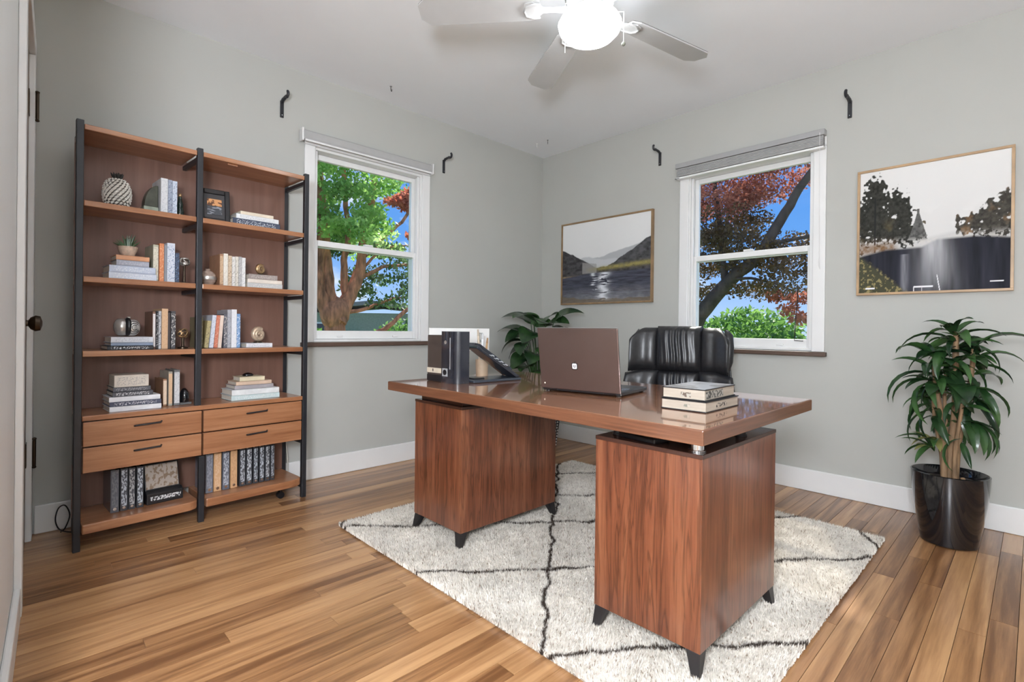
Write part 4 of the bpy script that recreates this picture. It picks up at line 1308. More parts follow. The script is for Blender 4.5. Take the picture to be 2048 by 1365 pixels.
def art_mesh(name, w, h, fn, nx=300, nz=230):
    s, t = np.meshgrid(np.linspace(0, 1, nx), np.linspace(0, 1, nz), indexing='ij')
    col = fn(s, t)
    v = np.stack([(s-0.5)*w, np.zeros_like(s), (t-0.5)*h], -1).reshape(-1, 3)
    idx = np.arange(nx*nz).reshape(nx, nz)
    f = np.stack([idx[:-1, :-1], idx[1:, :-1], idx[1:, 1:], idx[:-1, 1:]], -1).reshape(-1, 4)
    return colour_mesh(name, v, f, col.reshape(-1, 3), M_ART)


def lay(col, mask, c):
    mask = np.clip(mask, 0, 1)[..., None]
    c = np.asarray(c)
    return col*(1-mask)+c*mask


def soft(x, w=0.01):
    return np.clip(x/w+0.5, 0, 1)


def art_lake(s, t):
    g = np.ones(s.shape+(3,))
    col = g*np.array([0.72, 0.72, 0.71])*(0.86+0.18*t+0.05*fbm(s*4, t*3, 5))[..., None]
    ridge = 0.53+0.17*np.clip((s-0.45)/0.55, 0, 1)+0.045*fbm(s*7, s*0, 9)-0.02
    col = lay(col, soft(ridge-t, 0.012), (0.42, 0.43, 0.44))
    ridge2 = 0.50+0.03*fbm(s*9, s*0, 13)+0.05*np.exp(-((s-0.30)/0.12)**2)
    col = lay(col, soft(ridge2-t, 0.015), (0.50, 0.51, 0.52))
    r = 0.42+0.31*np.clip((s-0.52)/0.48, 0, 1)**1.1+0.03*(fbm(s*16, s*0, 3)-0.5)
    tex = fbm(s*30, t*40, 7)
    col = lay(col, soft(r-t, 0.008), 0)+0*col
    m = np.clip(soft(r-t, 0.008), 0, 1)[..., None]
    col = col+m*np.array([0.065, 0.065, 0.068])*(0.25+1.7*tex)[..., None]
    l = 0.42+0.26*np.clip((0.42-s)/0.42, 0, 1)**0.9+0.03*(fbm(s*15, s*0, 23)-0.5)
    m = np.clip(soft(l-t, 0.008), 0, 1)[..., None]
    col = col*(1-m)+m*np.array([0.055, 0.053, 0.055])*(0.2+1.9*fbm(s*26, t*34, 17))[..., None]
    # house block and far bridge
    blk = ((s > 0.25) & (s < 0.42) & (t < 0.47+0.03*(0.42-s)/0.17) & (t > 0.36)).astype(float)
    col = lay(col, blk*0.75, (0.30, 0.29, 0.28))
    shore = 0.375+0.045*np.clip(s-0.35, 0, 1)
    band = np.exp(-((t-shore-0.03)/0.026)**2)*np.clip((s-0.28)/0.2, 0, 1)
    col = lay(col, band*(0.25+0.95*fbm(s*40, t*60, 31)), (0.33, 0.28, 0.09))
    band2 = np.exp(-((t-0.325)/0.014)**2)*np.clip((0.35-s)/0.1, 0, 1)
    col = lay(col, band2*fbm(s*40, t*60, 35)*1.2, (0.40, 0.30, 0.16))
    # water
    wl_ = 0.36-0.04*np.clip((0.35-s)/0.35, 0, 1)-0.0*s
    wm = soft(wl_-t, 0.012)
    rip = fbm(s*10, t*70, 41)
    wat = np.array([0.055, 0.058, 0.078])*(0.25+1.6*rip)[..., None]
    light = np.exp(-((s-0.50-0.02*np.sin(t*60))/0.05)**2)*(rip > 0.42)+0.8*np.exp(-((s-0.39-0.015*np.sin(t*50))/0.022)**2)*(rip > 0.5)*(t > 0.15)
    fore = np.clip((0.22-t)/0.22, 0, 1)*(0.3+0.9*fbm(s*26, t*60, 47))*0.42*np.clip(1.2-np.abs(s-0.6), 0, 1)
    wat = lay(wat, fore, (0.55, 0.55, 0.57))
    wat = lay(wat, light*0.85*(t > 0.02), (0.80, 0.82, 0.86))
    col = col*(1-wm[..., None])+wat*wm[..., None]
    edge = np.clip((0.045+0.035*np.clip((0.3-s)/0.3, 0, 1)+0.04*(fbm(s*14, s*0, 51)-0.5)-t)/0.01, 0, 1)
    col = lay(col, edge*0.7, (0.16, 0.12, 0.07))
    return np.clip(col, 0.004, 1)


def trees(s, t, seed, centres):
    m = np.full_like(s, -1.0)
    for (cs, ct, rs_, rt_) in centres:
        d = 1-np.sqrt(((s-cs)/rs_)**2+((t-ct)/rt_)**2)
        m = np.maximum(m, d)
    n = 0.6*fbm(s*34, t*30, seed, 3)+0.4*vnoise(s*61, t*61, seed+9)
    return np.clip((m*1.1+0.10+(n-0.5)*2.2)*7, 0, 1)


def art_river(s, t):
    col = np.ones(s.shape+(3,))*np.array([0.70, 0.695, 0.68])*(0.88+0.2*t)[..., None]
    cl = np.clip((fbm(s*6, t*9, 61)-0.55)*5, 0, 1)*np.exp(-((t-0.56)/0.08)**2)
    col = lay(col, cl*0.5*(s > 0.4), (0.85, 0.84, 0.82))
    hill = 0.405+0.055*np.clip((s-0.45)/0.3, 0, 1)
    col = lay(col, soft(hill-t, 0.03)*0.6, (0.50, 0.50, 0.49))
    spk = fbm(s*60, t*55, 71, 3)
    # left trees
    lt = trees(s, t, 63, [(0.12, 0.84, 0.075, 0.10), (0.13, 0.74, 0.10, 0.09), (0.10, 0.62, 0.10, 0.14), (0.27, 0.68, 0.07, 0.12), (0.32, 0.62, 0.07, 0.12), (0.20, 0.52, 0.18, 0.13), (0.03, 0.58, 0.06, 0.20), (0.34, 0.50, 0.07, 0.14)])
    c = np.array([0.036, 0.036, 0.03])*(0.2+1.5*spk)[..., None]
    tint = np.clip((fbm(s*9, t*9, 81)-0.5)*4, 0, 1)[..., None]*np.clip((0.62-t)/0.1, 0, 1)[..., None]
    c = c+tint*np.array([0.075, 0.055, 0.02])
    col = col*(1-lt[..., None])+c*lt[..., None]
    trunk = ((np.abs(s-0.115) < 0.0065) & (t > 0.33) & (t < 0.78)).astype(float)
    col = lay(col, trunk, (0.02, 0.02, 0.02))
    # right bank trees
    rtm = trees(s, t, 67, [(0.97, 0.58, 0.06, 0.10), (0.90, 0.57, 0.04, 0.08), (0.88, 0.50, 0.08, 0.10), (0.80, 0.50, 0.06, 0.08), (0.92, 0.44, 0.14, 0.11), (0.73, 0.46, 0.05, 0.05), (0.685, 0.48, 0.014, 0.07)])
    c = np.array([0.06, 0.055, 0.045])*(0.2+1.5*spk)[..., None]+tint*0+np.clip((fbm(s*12, t*12, 87)-0.52)*4, 0, 1)[..., None]*np.array([0.20, 0.11, 0.045])
    col = col*(1-rtm[..., None])+c*rtm[..., None]
    # conical spire
    w = 0.008+0.050*np.clip((0.62-t)/0.18, 0, 1)**1.1
    sp = ((np.abs(s-0.425) < w) & (t > 0.40) & (t < 0.62)) | ((np.abs(s-0.425) < 0.008) & (t > 0.60) & (t < 0.65))
    col = lay(col, sp.astype(float), 0)+sp[..., None]*np.array([0.11, 0.11, 0.105])*(0.3+1.4*spk)[..., None]
    base = np.clip(1-np.abs(t-0.415)/0.03, 0, 1)*(np.abs(s-0.42) < 0.07)*(spk > 0.42)
    col = lay(col, base*0.9, (0.06, 0.06, 0.055))
    # banks: bright stones, brown reeds
    st = np.exp(-((t-0.385)/0.035)**2)*(spk > 0.5)
    col = lay(col, st*0.8, (0.62, 0.60, 0.57))
    reed = np.exp(-((t-0.36)/0.05)**2)*np.clip((0.30-s)/0.06, 0, 1)
    col = lay(col, reed*(0.4+0.8*spk), (0.20, 0.11, 0.05))
    # water
    wl_ = 0.345+0.05*np.clip((s-0.45)/0.1, 0, 1)-0.04*np.clip((0.2-s)/0.2, 0, 1)-0.03*np.clip((s-0.8)/0.2, 0, 1)
    wm = soft(wl_-t, 0.02)
    st_ = fbm(s*26, t*3+s*2, 91, 3)
    wat = np.array([0.022, 0.023, 0.033])*(0.35+1.3*st_)[..., None]
    glow = np.exp(-((s-0.52-0.12*(0.38-t))/(0.09+0.10*(0.38-t)))**2)*np.clip((t+0.10)/0.42, 0, 1)*(0.35+1.0*st_)
    wat = lay(wat, glow*0.85, (0.60, 0.60, 0.62))
    refl = np.exp(-((s-0.425)/0.035)**2)*np.clip((t-0.02)/0.3, 0, 1)
    wat = lay(wat, refl*0.95, (0.06, 0.06, 0.068))
    gl2 = np.exp(-((s-0.335)/0.02)**2)*(t < 0.30)*np.clip(st_*1.6-0.5, 0, 1)
    wat = lay(wat, gl2*0.8, (0.55, 0.55, 0.60))
    bank = np.clip((0.32-0.9*s-t+0.02*spk)/0.04, 0, 1)*0.8
    wat = lay(wat, bank, (0.075, 0.075, 0.04))
    wat = lay(wat, bank*(spk > 0.62), (0.32, 0.27, 0.12))
    col = col*(1-wm[..., None])+wat*wm[..., None]
    for (a, b, z) in ((0.05, 0.12, 0.035), (0.40, 0.53, 0.035), (0.885, 0.965, 0.055)):
        col = lay(col, ((s > a) & (s < b) & (np.abs(t-z) < 0.0045)).astype(float), (0.80, 0.80, 0.82))
    for a in (0.40, 0.455):
        col = lay(col, ((np.abs(s-a) < 0.0022) & (t < 0.036)).astype(float), (0.7, 0.7, 0.72))
    cs = 0.575-0.020*np.clip((t)/0.12, 0, 1)
    col = lay(col, ((np.abs(s-cs) < 0.003) & (t < 0.125)).astype(float), (0.82, 0.82, 0.84))
    return np.clip(col, 0.004, 1)


def picture(label, yc, zc, w, h, fn, fm, fw_):
    t = thing('framed_picture', label, 'picture', (XW-0.0005, yc, zc), R(-90))
    dp = 0.026
    MB().box(-w/2, w/2, -dp, 0, h/2-fw_, h/2).obj('frame_rail', fm, t, bevel=0.001)
    MB().box(-w/2, w/2, -dp, 0, -h/2, -h/2+fw_).obj('frame_rail', fm, t, bevel=0.001)
    MB().box(-w/2, -w/2+fw_, -dp, 0, -h/2+fw_+0.0002, h/2-fw_-0.0002).obj('frame_stile', fm, t, bevel=0.001)
    MB().box(w/2-fw_, w/2, -dp, 0, -h/2+fw_+0.0002, h/2-fw_-0.0002).obj('frame_stile', fm, t, bevel=0.001)
    MB().box(-w/2+fw_+0.0003, w/2-fw_-0.0003, -0.018, -0.002, -h/2+fw_+0.0003, h/2-fw_-0.0003).obj('backing', M_TRIM, t)
    o = inst('print', art_mesh('print', w-2*fw_-0.001, h-2*fw_-0.001, fn), t, Matrix.Translation((0, -0.0184, 0)))
    return t


picture('framed black and white mountain lake print hanging beside the room corner', 2.378, 1.473, 0.866, 0.680, art_lake, mat('bronze_frame_wood', (0.27, 0.17, 0.085), 0.35, var=0.25, scale=12), 0.013)
picture('framed dark river landscape print hanging above the tall potted plant', 0.382, 1.468, 0.615, 0.676, art_river, M_GOLD, 0.012)


# ================================================================== POTTED PLANTS
def blade_leaf(L, Wd, droop, fold=0.25, n=8, tip=1.6, shape=0.9, m=None):
    """a curved leaf: base at origin, growing along +x and bending down"""
    mb = MB()
    ang, x, z = R(25), 0.0, 0.0
    pts = []
    for i in range(n+1):
        q = i/n
        pts.append((x, z, ang))
        ang -= droop/n
        x += L/n*math.cos(ang)
        z += L/n*math.sin(ang)
    for i, (px, pz, a) in enumerate(pts):
        q = i/n
        w = Wd*(math.sin(math.pi*min(1, q**shape))**0.8)*(1-0.15*q)+0.0015*(1-q)
        up_ = Vector((-math.sin(a), 0, math.cos(a)))
        for sgn in (-1, -0.5, 0, 0.5, 1):
            p = Vector((px, sgn*w, pz))+up_*(abs(sgn)*w*fold)
            mb.v.append(tuple(p))
    for i in range(n):
        for k in range(4):
            b = i*5+k
            mb.f.append([b, b+5, b+6, b+1])
    return mb


M_LEAFA = leaf_mat('glossy_dark_leaf', (0.010, 0.030, 0.012), (0.040, 0.095, 0.030), 0.18, 0.24, 9)
M_LEAFB = leaf_mat('fresh_green_leaf', (0.018, 0.055, 0.016), (0.058, 0.135, 0.038), 0.2, 0.22, 9)
M_LEAFY = leaf_mat('yellow_green_leaf', (0.16, 0.17, 0.05), (0.30, 0.28, 0.10), 0.2, 0.4, 9)
M_CANE = mat('cane_bark', (0.26, 0.16, 0.085), 0.7, var=0.4, scale=14, stretch=(4, 4, 1), bump=0.3)

PX, PY = 2.965, 0.262
pl = thing('potted_dracaena', 'tall leafy plant on canes in a glossy black pot beneath the river picture', 'plant', (PX, PY, 0))
pot = MB().lathe([(0.090, 0.0006), (0.100, 0.006), (0.112, 0.08), (0.126, 0.18), (0.135, 0.26), (0.1375, 0.312), (0.132, 0.3145), (0.127, 0.308), (0.120, 0.270)], 48)
pot.obj('pot', M_POT, pl, smooth=40)
MB().lathe([(0.002, 0.281), (0.06, 0.280), (0.121, 0.273)], 30).obj('soil', M_SOIL, pl, smooth=60)
rp = random.Random(17)
for k in range(14):
    a, r = rp.uniform(0, 6.28), rp.uniform(0.05, 0.11)
    MB().ell((r*math.cos(a), r*math.sin(a), 0.283), (rp.uniform(0.006, 0.012), rp.uniform(0.006, 0.012), 0.006), 8, 5).obj('bark_chip', M_CANE, pl)
canes = []
for (bx_, by_, tx_, ty_, h_, r_) in ((0.00, 0.0, 0.015, -0.02, 0.93, 0.016), (-0.022, 0.012, -0.03, 0.05, 0.82, 0.013), (0.02, -0.018, 0.03, -0.07, 0.86, 0.013), (-0.004, 0.024, -0.005, 0.06, 0.72, 0.010), (-0.02, -0.02, -0.05, -0.04, 0.70, 0.010), (0.018, 0.015, 0.05, 0.02, 0.74, 0.010)):
    pts = []
    for i in range(9):
        q = i/8
        pts.append((bx_+(tx_-bx_)*q+0.006*math.sin(7*q+bx_*80), by_+(ty_-by_)*q+0.006*math.cos(6*q+by_*90), 0.27+(h_-0.27)*q))
    MB().tube(pts, [r_*0.8*(1.15-0.35*i/8)*(1+0.10*(i % 2)) for i in range(9)], 9).obj('cane', M_CANE, pl, smooth=50)
    canes.append(pts)
leaf_types = []
for (L, Wd, dr, fo) in ((0.20, 0.016, R(95), 0.5), (0.24, 0.018, R(120), 0.5), (0.17, 0.020, R(80), 0.4), (0.22, 0.024, R(105), 0.45), (0.15, 0.015, R(60), 0.5)):
    for mm in (M_LEAFA, M_LEAFB):
        leaf_types.append(blade_leaf(L, Wd, dr, fo).mesh('leaf', mm, 60))
broad = [blade_leaf(0.165, 0.050, R(100), 0.18, 10, shape=0.75).mesh('leaf', M_LEAFA, 60), blade_leaf(0.15, 0.046, R(90), 0.2, 10, shape=0.75).mesh('leaf', M_LEAFA, 60)]
yel = blade_leaf(0.10, 0.016, R(60), 0.4).mesh('leaf', M_LEAFY, 60)
for ci, pts in enumerate(canes):
    top = Vector(pts[-1])
    nl = (34, 22, 24, 13, 13, 15)[ci]
    for k in range(nl):
        a = 2.399*k+ci*0.9+rp.uniform(-0.3, 0.3)
        q = k/nl
        el = R(-25+85*q+rp.uniform(-12, 12))
        zoff = -0.24*(1-q)*rp.uniform(0.4, 1.2)
        s = rp.uniform(0.78, 1.12)*(1.0 if ci < 3 else 0.85)
        Mx = Matrix.Translation(top+Vector((0, 0, zoff+0.01))) @ Matrix.Rotation(a, 4, 'Z') @ Matrix.Rotation(-el+R(12), 4, 'Y') @ Matrix.Rotation(rp.uniform(-0.5, 0.5), 4, 'X') @ Matrix.Diagonal((s, s, s, 1))
        me = leaf_types[rp.randrange(10)]
        inst('leaf', me, pl, Mx)
vd = math.atan2(-PY, -PX)
for (da, z, el, k, s) in ((0.35, 0.70, 5, 0, 1.0), (-0.45, 0.69, 10, 1, 1.0), (1.1, 0.66, 0, 0, 1.05), (-1.2, 0.70, 12, 1, 1.05), (0.0, 0.80, 20, 1, 0.85), (0.8, 0.80, 25, 0, 0.9), (-0.8, 0.82, 25, 0, 0.9)):
    Mx = Matrix.Translation((0.03*math.cos(vd+da), 0.03*math.sin(vd+da), z)) @ Matrix.Rotation(vd+da, 4, 'Z') @ Matrix.Rotation(-R(el), 4, 'Y') @ Matrix.Diagonal((s, s, s, 1))
    inst('leaf', broad[k], pl, Mx)
# low side shoots: right fan of leaves and a yellowing tuft on the left
for k in range(8):
    a = vd+R(75)+R(-55+16*k)
    Mx = Matrix.Translation((0.02, -0.035, 0.545)) @ Matrix.Rotation(a, 4, 'Z') @ Matrix.Rotation(R(10+3*(k % 3)), 4, 'Y') @ Matrix.Diagonal((0.92, 1.0, 0.92, 1))
    inst('leaf', leaf_types[(6, 7, 2, 3)[k % 4]], pl, Mx)
for k in range(12):
    a = vd-R(70)+R(-80+15*k)
    Mx = Matrix.Translation((-0.03, 0.05, 0.40+0.012*(k % 6))) @ Matrix.Rotation(a, 4, 'Z') @ Matrix.Rotation(-R(30-25*(k % 3)), 4, 'Y')
    inst('leaf', yel if k % 2 else leaf_types[9], pl, Mx)

# broad-leaved plant in the corner
CX, CY = 2.905, 2.70
cp = thing('potted_corner_plant', 'broad-leaved dark green plant in the room corner behind the laptop', 'plant', (CX, CY, 0))
q0, q1 = 0.105, 0.13
MB().hexa([(-q0, -q0, 0.0006), (q0, -q0, 0.0006), (q0, q0, 0.0006), (-q0, q0, 0.0006)], [(-q1, -q1, 0.30), (q1, -q1, 0.30), (q1, q1, 0.30), (-q1, q1, 0.30)]).obj('planter', M_BLACK, cp, bevel=0.006)
pb = MB()
for zz in np.arange(0.03, 0.29, 0.022):
    for j in range(9):
        hw = q0+(q1-q0)*zz/0.30
        xx = -hw+0.02+j*(2*hw-0.04)/8+(0.006 if int(zz*100) % 2 else -0.006)
        pb.ell((xx, -hw-0.001, zz), (0.007, 0.004, 0.007), 8, 5)
pb.obj('white_pebble_face', mat('white_pebble', (0.62, 0.62, 0.62), 0.4, var=0.3), cp)
MB().box(-q1+0.008, q1-0.008, -q1+0.008, q1-0.008, 0.3002, 0.304).obj('soil', M_SOIL, cp)
oval = [blade_leaf(0.21, 0.072, R(75), 0.16, 10, shape=0.72).mesh('leaf', M_LEAFA, 60), blade_leaf(0.17, 0.062, R(95), 0.18, 10, shape=0.72).mesh('leaf', M_LEAFA, 60), blade_leaf(0.15, 0.055, R(60), 0.2, 10, shape=0.72).mesh('leaf', M_LEAFB, 60)]
rq_ = random.Random(4)
vc = math.atan2(-CY, -CX)
spots = [(-1.55, 0.06, 0.97, 25, 0, 1.1), (-1.2, 0.10, 0.88, 5, 1, 1.05), (-0.8, 0.05, 0.99, 20, 0, 1.0), (-0.4, 0.08, 0.90, 0, 1, 1.1), (0.1, 0.04, 0.96, 15, 0, 0.95), (0.5, 0.10, 0.86, -5, 1, 1.0), (0.9, 0.07, 0.95, 20, 0, 0.95), (1.4, 0.12, 0.99, 30, 0, 1.1), (1.7, 0.10, 0.91, 10, 1, 1.05), (2.2, 0.05, 0.97, 35, 2, 1.1), (2.9, 0.05, 0.93, 40, 2, 1.0), (-2.3, 0.05, 0.96, 40, 2, 1.1), (-1.7, 0.10, 0.78, -10, 1, 1.0), (-1.0, 0.10, 0.72, -15, 1, 0.95), (-0.2, 0.10, 0.74, -10, 0, 0.8), (0.6, 0.10, 0.70, -15, 2, 1.0), (1.3, 0.12, 0.78, -5, 1, 0.95), (-0.6, 0.08, 0.64, -5, 2, 1.0), (0.2, 0.10, 0.62, -20, 2, 1.1), (-1.3, 0.08, 0.63, 0, 2, 1.0), (-1.75, 0.12, 0.90, 15, 0, 1.0), (-1.45, 0.13, 0.83, -5, 1, 1.1), (-0.6, 0.12, 0.83, -10, 1, 1.0), (0.3, 0.13, 0.80, -10, 1, 1.0), (1.1, 0.12, 0.88, 10, 0, 0.9), (-1.6, 0.10, 0.70, -20, 1, 1.0), (1.6, 0.14, 0.84, 0, 0, 0.9)]
for (da, r_, z_, el, k_, s_) in spots:
    a = vc+da
    ex, ey, ez = r_*math.cos(a), r_*math.sin(a), z_
    st_o = MB().tube([(0.02*math.cos(a), 0.02*math.sin(a), 0.29), (0.4*ex, 0.4*ey, 0.30+(ez-0.30)*0.55), (ex, ey, ez)], [0.006, 0.005, 0.0035], 7).obj('stem', M_LEAFB, cp, smooth=60)
    Mx = Matrix.Translation((ex, ey, ez)) @ Matrix.Rotation(a, 4, 'Z') @ Matrix.Rotation(-R(el), 4, 'Y') @ Matrix.Rotation(rq_.uniform(-0.5, 0.5), 4, 'X') @ Matrix.Diagonal((s_*1.12, s_*1.45, s_*1.12, 1))
    inst('leaf', oval[k_], cp, Mx)

# ================================================================== THINGS ON THE DESK
ZD = DT+0.0012
lap = thing('laptop', 'open dark grey laptop on the desk with its lid turned to the room', 'laptop', (1.478, 1.165, ZD), R(-80))
M_LID = mat('gunmetal_lid', (0.155, 0.110, 0.098), 0.36, metal=0.75, var=0.06, scale=6)
MB().box(-0.162, 0.162, 0.004, 0.245, 0.004, 0.017).obj('base', M_BLACK, lap, bevel=0.003)
for (fx, fy) in ((-0.145, 0.02), (0.145, 0.02), (-0.145, 0.23), (0.145, 0.23)):
    MB().lathe([(0.008, 0), (0.008, 0.0038)], 10, (fx, fy, 0)).obj('foot', M_BLACK, lap)
MB().box(-0.158, 0.158, 0.010, 0.241, 0.0171, 0.0182).obj('palm_rest', mat('dark_palm_rest', (0.06, 0.06, 0.068), 0.3, metal=0.5), lap)
M_KEY = mat('key_grey', (0.10, 0.11, 0.13), 0.35)
kme = MB().hexa([(-0.0085, -0.007, 0), (0.0085, -0.007, 0), (0.0085, 0.007, 0), (-0.0085, 0.007, 0)], [(-0.007, -0.0055, 0.0025), (0.007, -0.0055, 0.0025), (0.007, 0.0055, 0.0025), (-0.007, 0.0055, 0.0025)]).mesh('key', M_KEY)
for r_ in range(5):
    for c_ in range(14):
        inst('key', kme, lap, Matrix.Translation((-0.137+c_*0.0211, 0.035+r_*0.0185, 0.0183)))
MB().box(-0.05, 0.05, 0.155, 0.225, 0.0183, 0.0188).obj('touchpad', mat('touchpad_grey', (0.16, 0.165, 0.18), 0.25), lap, bevel=0.0003)
lid = MB().box(-0.164, 0.164, -0.0035, 0.0035, 0.0, 0.232).obj('lid', M_LID, lap, bevel=0.003, loc=(0, 0.0, 0.012), rot=(R(9), 0, 0))
MB().box(-0.152, 0.152, 0.0036, 0.0042, 0.014, 0.222).obj('screen', M_POT, lid)
MB().box(-0.164, 0.164, -0.0034, 0.0034, 0.2322, 0.2335).obj('lid_edge', M_CHROME, lid)
for hx in (-0.12, 0.12):
    MB().tube([(hx-0.022, 0.004, 0.012), (hx+0.022, 0.004, 0.012)], 0.0055, 10).obj('hinge', M_BLACK, lap, smooth=40)
# lid emblem: rounded square with a stem and small marks
em = MB()
sq = []
for (cx_, cz_, a0) in ((0.0045, 0.0045, 0), (-0.0045, 0.0045, 90), (-0.0045, -0.0055, 180), (0.0045, -0.0055, 270)):
    for a in np.linspace(a0, a0+90, 5):
        sq.append((cx_+0.004*math.cos(R(a)), cz_+0.004*math.sin(R(a))))
EX, EZ = -0.012, 0.092
emo = MB().prism([(EX+x*1.45, EZ+z*1.45) for x, z in sq], -0.0044, -0.0036, 'y').obj('emblem', M_BLACK, lid)
MB().prism([(EX+x*1.12, EZ+z*1.12) for x, z in sq], -0.0050, -0.0045, 'y').obj('emblem_face', mat('emblem_pale', (0.70, 0.70, 0.72), 0.35), emo)
for (dx, dz_, w_, h_) in ((-0.0035, 0.0005, 0.0014, 0.0022), (0.003, 0.001, 0.0014, 0.0022), (-0.001, -0.004, 0.0022, 0.001), (0.0032, -0.0035, 0.0012, 0.001)):
    MB().box(EX+dx-w_, EX+dx+w_, -0.0054, -0.0051, EZ+dz_-h_, EZ+dz_+h_).obj('emblem_mark', M_LEG, emo)
MB().tube([(EX+0.000, -0.0042, EZ+0.0112), (EX+0.001, -0.0042, EZ+0.0152), (EX+0.005, -0.0042, EZ+0.0182)], 0.0012, 6).obj('emblem_stem', M_BLACK, emo)
MB().ell((-0.146, -0.0036, 0.020), (0.0032, 0.0015, 0.0032), 10, 6).obj('charge_light', mat('pale_dot', (0.75, 0.68, 0.55), 0.3), lid)

# two boxed books near the front corner
def boxed(label, x, y, z, lx, ly, th, rot, c):
    t = thing('boxed_book', label, 'book', (x, y, z), rot, 'boxed books on the desk')
    MB().box(0, lx, 0, ly, 0, 0.003).obj('lower_board', M_BLACK, t, bevel=0.0008)
    MB().box(0.003, lx-0.003, 0.003, ly-0.003, 0.0032, th-0.0032).obj('pages', mat('ivory_block', c, 0.6, var=0.12, scale=9, stretch=(1, 1, 14)), t)
    MB().box(0, lx, 0, ly, th-0.003, th).obj('upper_board', M_BLACK, t, bevel=0.0008)
    return t


t = boxed('cream boxed book lying under another near the front corner of the desk', 1.408, 0.653, ZD, 0.238, 0.142, 0.032, R(1), (0.40, 0.345, 0.28))
MB().box(0.075, 0.150, 0.0022, 0.0029, 0.010, 0.022).obj('spine_print', inkmat((0.40, 0.35, 0.29), (0.03, 0.03, 0.03), (110, 110, 130), 0.52), t)
MB().box(0.0022, 0.0029, 0.05, 0.07, 0.012, 0.020).obj('end_print', inkmat((0.40, 0.35, 0.29), (0.2, 0.2, 0.16), (150, 150, 130), 0.52), t)
t = boxed('grey glossy boxed book lying on top of the cream one on the desk', 1.412, 0.658, ZD+0.0325, 0.226, 0.134, 0.034, R(2), (0.34, 0.315, 0.27))
MB().box(0.004, 0.222, 0.004, 0.130, 0.0341, 0.0345).obj('cover_sheet', print_mat('pale_photo_cover', (0.66, 0.66, 0.66), (0.46, 0.45, 0.44), (14, 14, 14), 0.55, 0.15), t)
MB().box(0.010, 0.135, 0.0022, 0.0029, 0.006, 0.028).obj('spine_print', inkmat((0.36, 0.34, 0.30), (0.05, 0.05, 0.045), (120, 120, 110), 0.50), t)
MB().box(0.0022, 0.0029, 0.045, 0.075, 0.008, 0.022).obj('end_print', inkmat((0.36, 0.33, 0.28), (0.12, 0.09, 0.07), (150, 150, 130), 0.50), t)

# black file box and upright dock on the left end of the desk
fb = thing('file_box', 'brown black file box with a cream label band at the left end of the desk', 'box', (1.318, 1.905, ZD), R(-88))
MB().box(0, 0.103, 0, 0.075, 0, 0.205).obj('body', mat('file_box_brown', (0.060, 0.045, 0.038), 0.45), fb, bevel=0.003)
MB().box(-0.0008, 0.103, -0.0012, -0.0002, 0.038, 0.060).obj('label_band', mat('cream_band', (0.60, 0.53, 0.42), 0.5), fb)
MB().box(0.040, 0.046, -0.0016, -0.0013, 0.044, 0.056).obj('label_mark', M_BLACK, fb)
MB().box(-0.0005, 0.1045, -0.0010, -0.0002, 0.003, 0.030).obj('base_band', M_BLACK, fb)
dk = thing('network_dock', 'upright glossy black router box with rounded edge beside the desk phone', 'router', (1.316, 1.800, ZD), R(-88))
poly = [(0, 0.066), (0, 0.002), (0.004, 0)]+[(0.085+0.026*math.sin(a), 0.026-0.026*math.cos(a)) for a in np.linspace(0, R(90), 7)]+[(0.111, 0.066)]
MB().prism(poly, 0.0, 0.222, 'z').obj('body', mat('blue_black_gloss', (0.020, 0.022, 0.030), 0.15, coat=0.4), dk, smooth=30)
MB().box(0.060, 0.064, -0.0012, -0.0001, 0.060, 0.195).obj('light_strip', mat('silver_strip', (0.6, 0.6, 0.62), 0.25, metal=0.6), dk)
MB().lathe([(0.012, 0), (0.012, 0.002)], 18).obj('dial', M_BLACK, dk, rot=(R(90), 0, 0), loc=(0.028, -0.0002, 0.045))
MB().box(0.010, 0.046, -0.0010, -0.0001, 0.028, 0.062).obj('dial_plate', mat('grey_plate', (0.32, 0.33, 0.34), 0.4), dk)
MB().lathe([(0.008, 0), (0.008, 0.001)], 14).obj('badge', M_SILV, dk, rot=(R(90), 0, 0), loc=(0.030, -0.0002, 0.175))

ph = thing('desk_phone', 'black desk phone with a steep slanted panel and handset on the desk', 'phone', (1.396, 1.672, ZD), R(-4))
MB().box(0.0, 0.27, 0.0, 0.15, 0, 0.012).obj('base', mat('slate_plastic', (0.035, 0.042, 0.055), 0.25), ph, bevel=0.004)
MB().prism([(0.022, 0.150), (0.034, 0.163), (0.060, 0.140), (0.268, 0.022), (0.272, 0.0125), (0.250, 0.0125)], 0.012, 0.085, 'y').obj('slant_panel', mat('blue_black_gloss', (0.02, 0.022, 0.03)), ph, bevel=0.004)
hs = MB().prism([(0.055, 0.152), (0.070, 0.172), (0.102, 0.166), (0.290, 0.048), (0.295, 0.0125), (0.272, 0.0125)], 0.090, 0.145, 'y')
hs.obj('handset', mat('blue_black_gloss', (0.02, 0.022, 0.03)), ph, bevel=0.005)
MB().box(0.03, 0.09, 0.04, 0.12, 0.0125, 0.018).obj('pad', M_BLACK, ph, bevel=0.002)
for k in range(4):
    for j in range(3):
        x = 0.120+k*0.026
        z = 0.140-(x-0.060)*0.567
        MB().box(-0.006, 0.006, -0.005, 0.005, 0, 0.003).obj('key', mat('pale_key', (0.55, 0.56, 0.58), 0.4), ph, loc=(x+0.003, 0.028+j*0.020, z+0.0075), rot=(0, R(29.5), 0))
MB().tube([(0.262, 0.03, 0.018), (0.29, 0.05, 0.006), (0.31, 0.08, 0.004), (0.27, 0.11, 0.006), (0.26, 0.13, 0.014)], 0.003, 6).obj('cord', M_BLACK, ph, smooth=60)

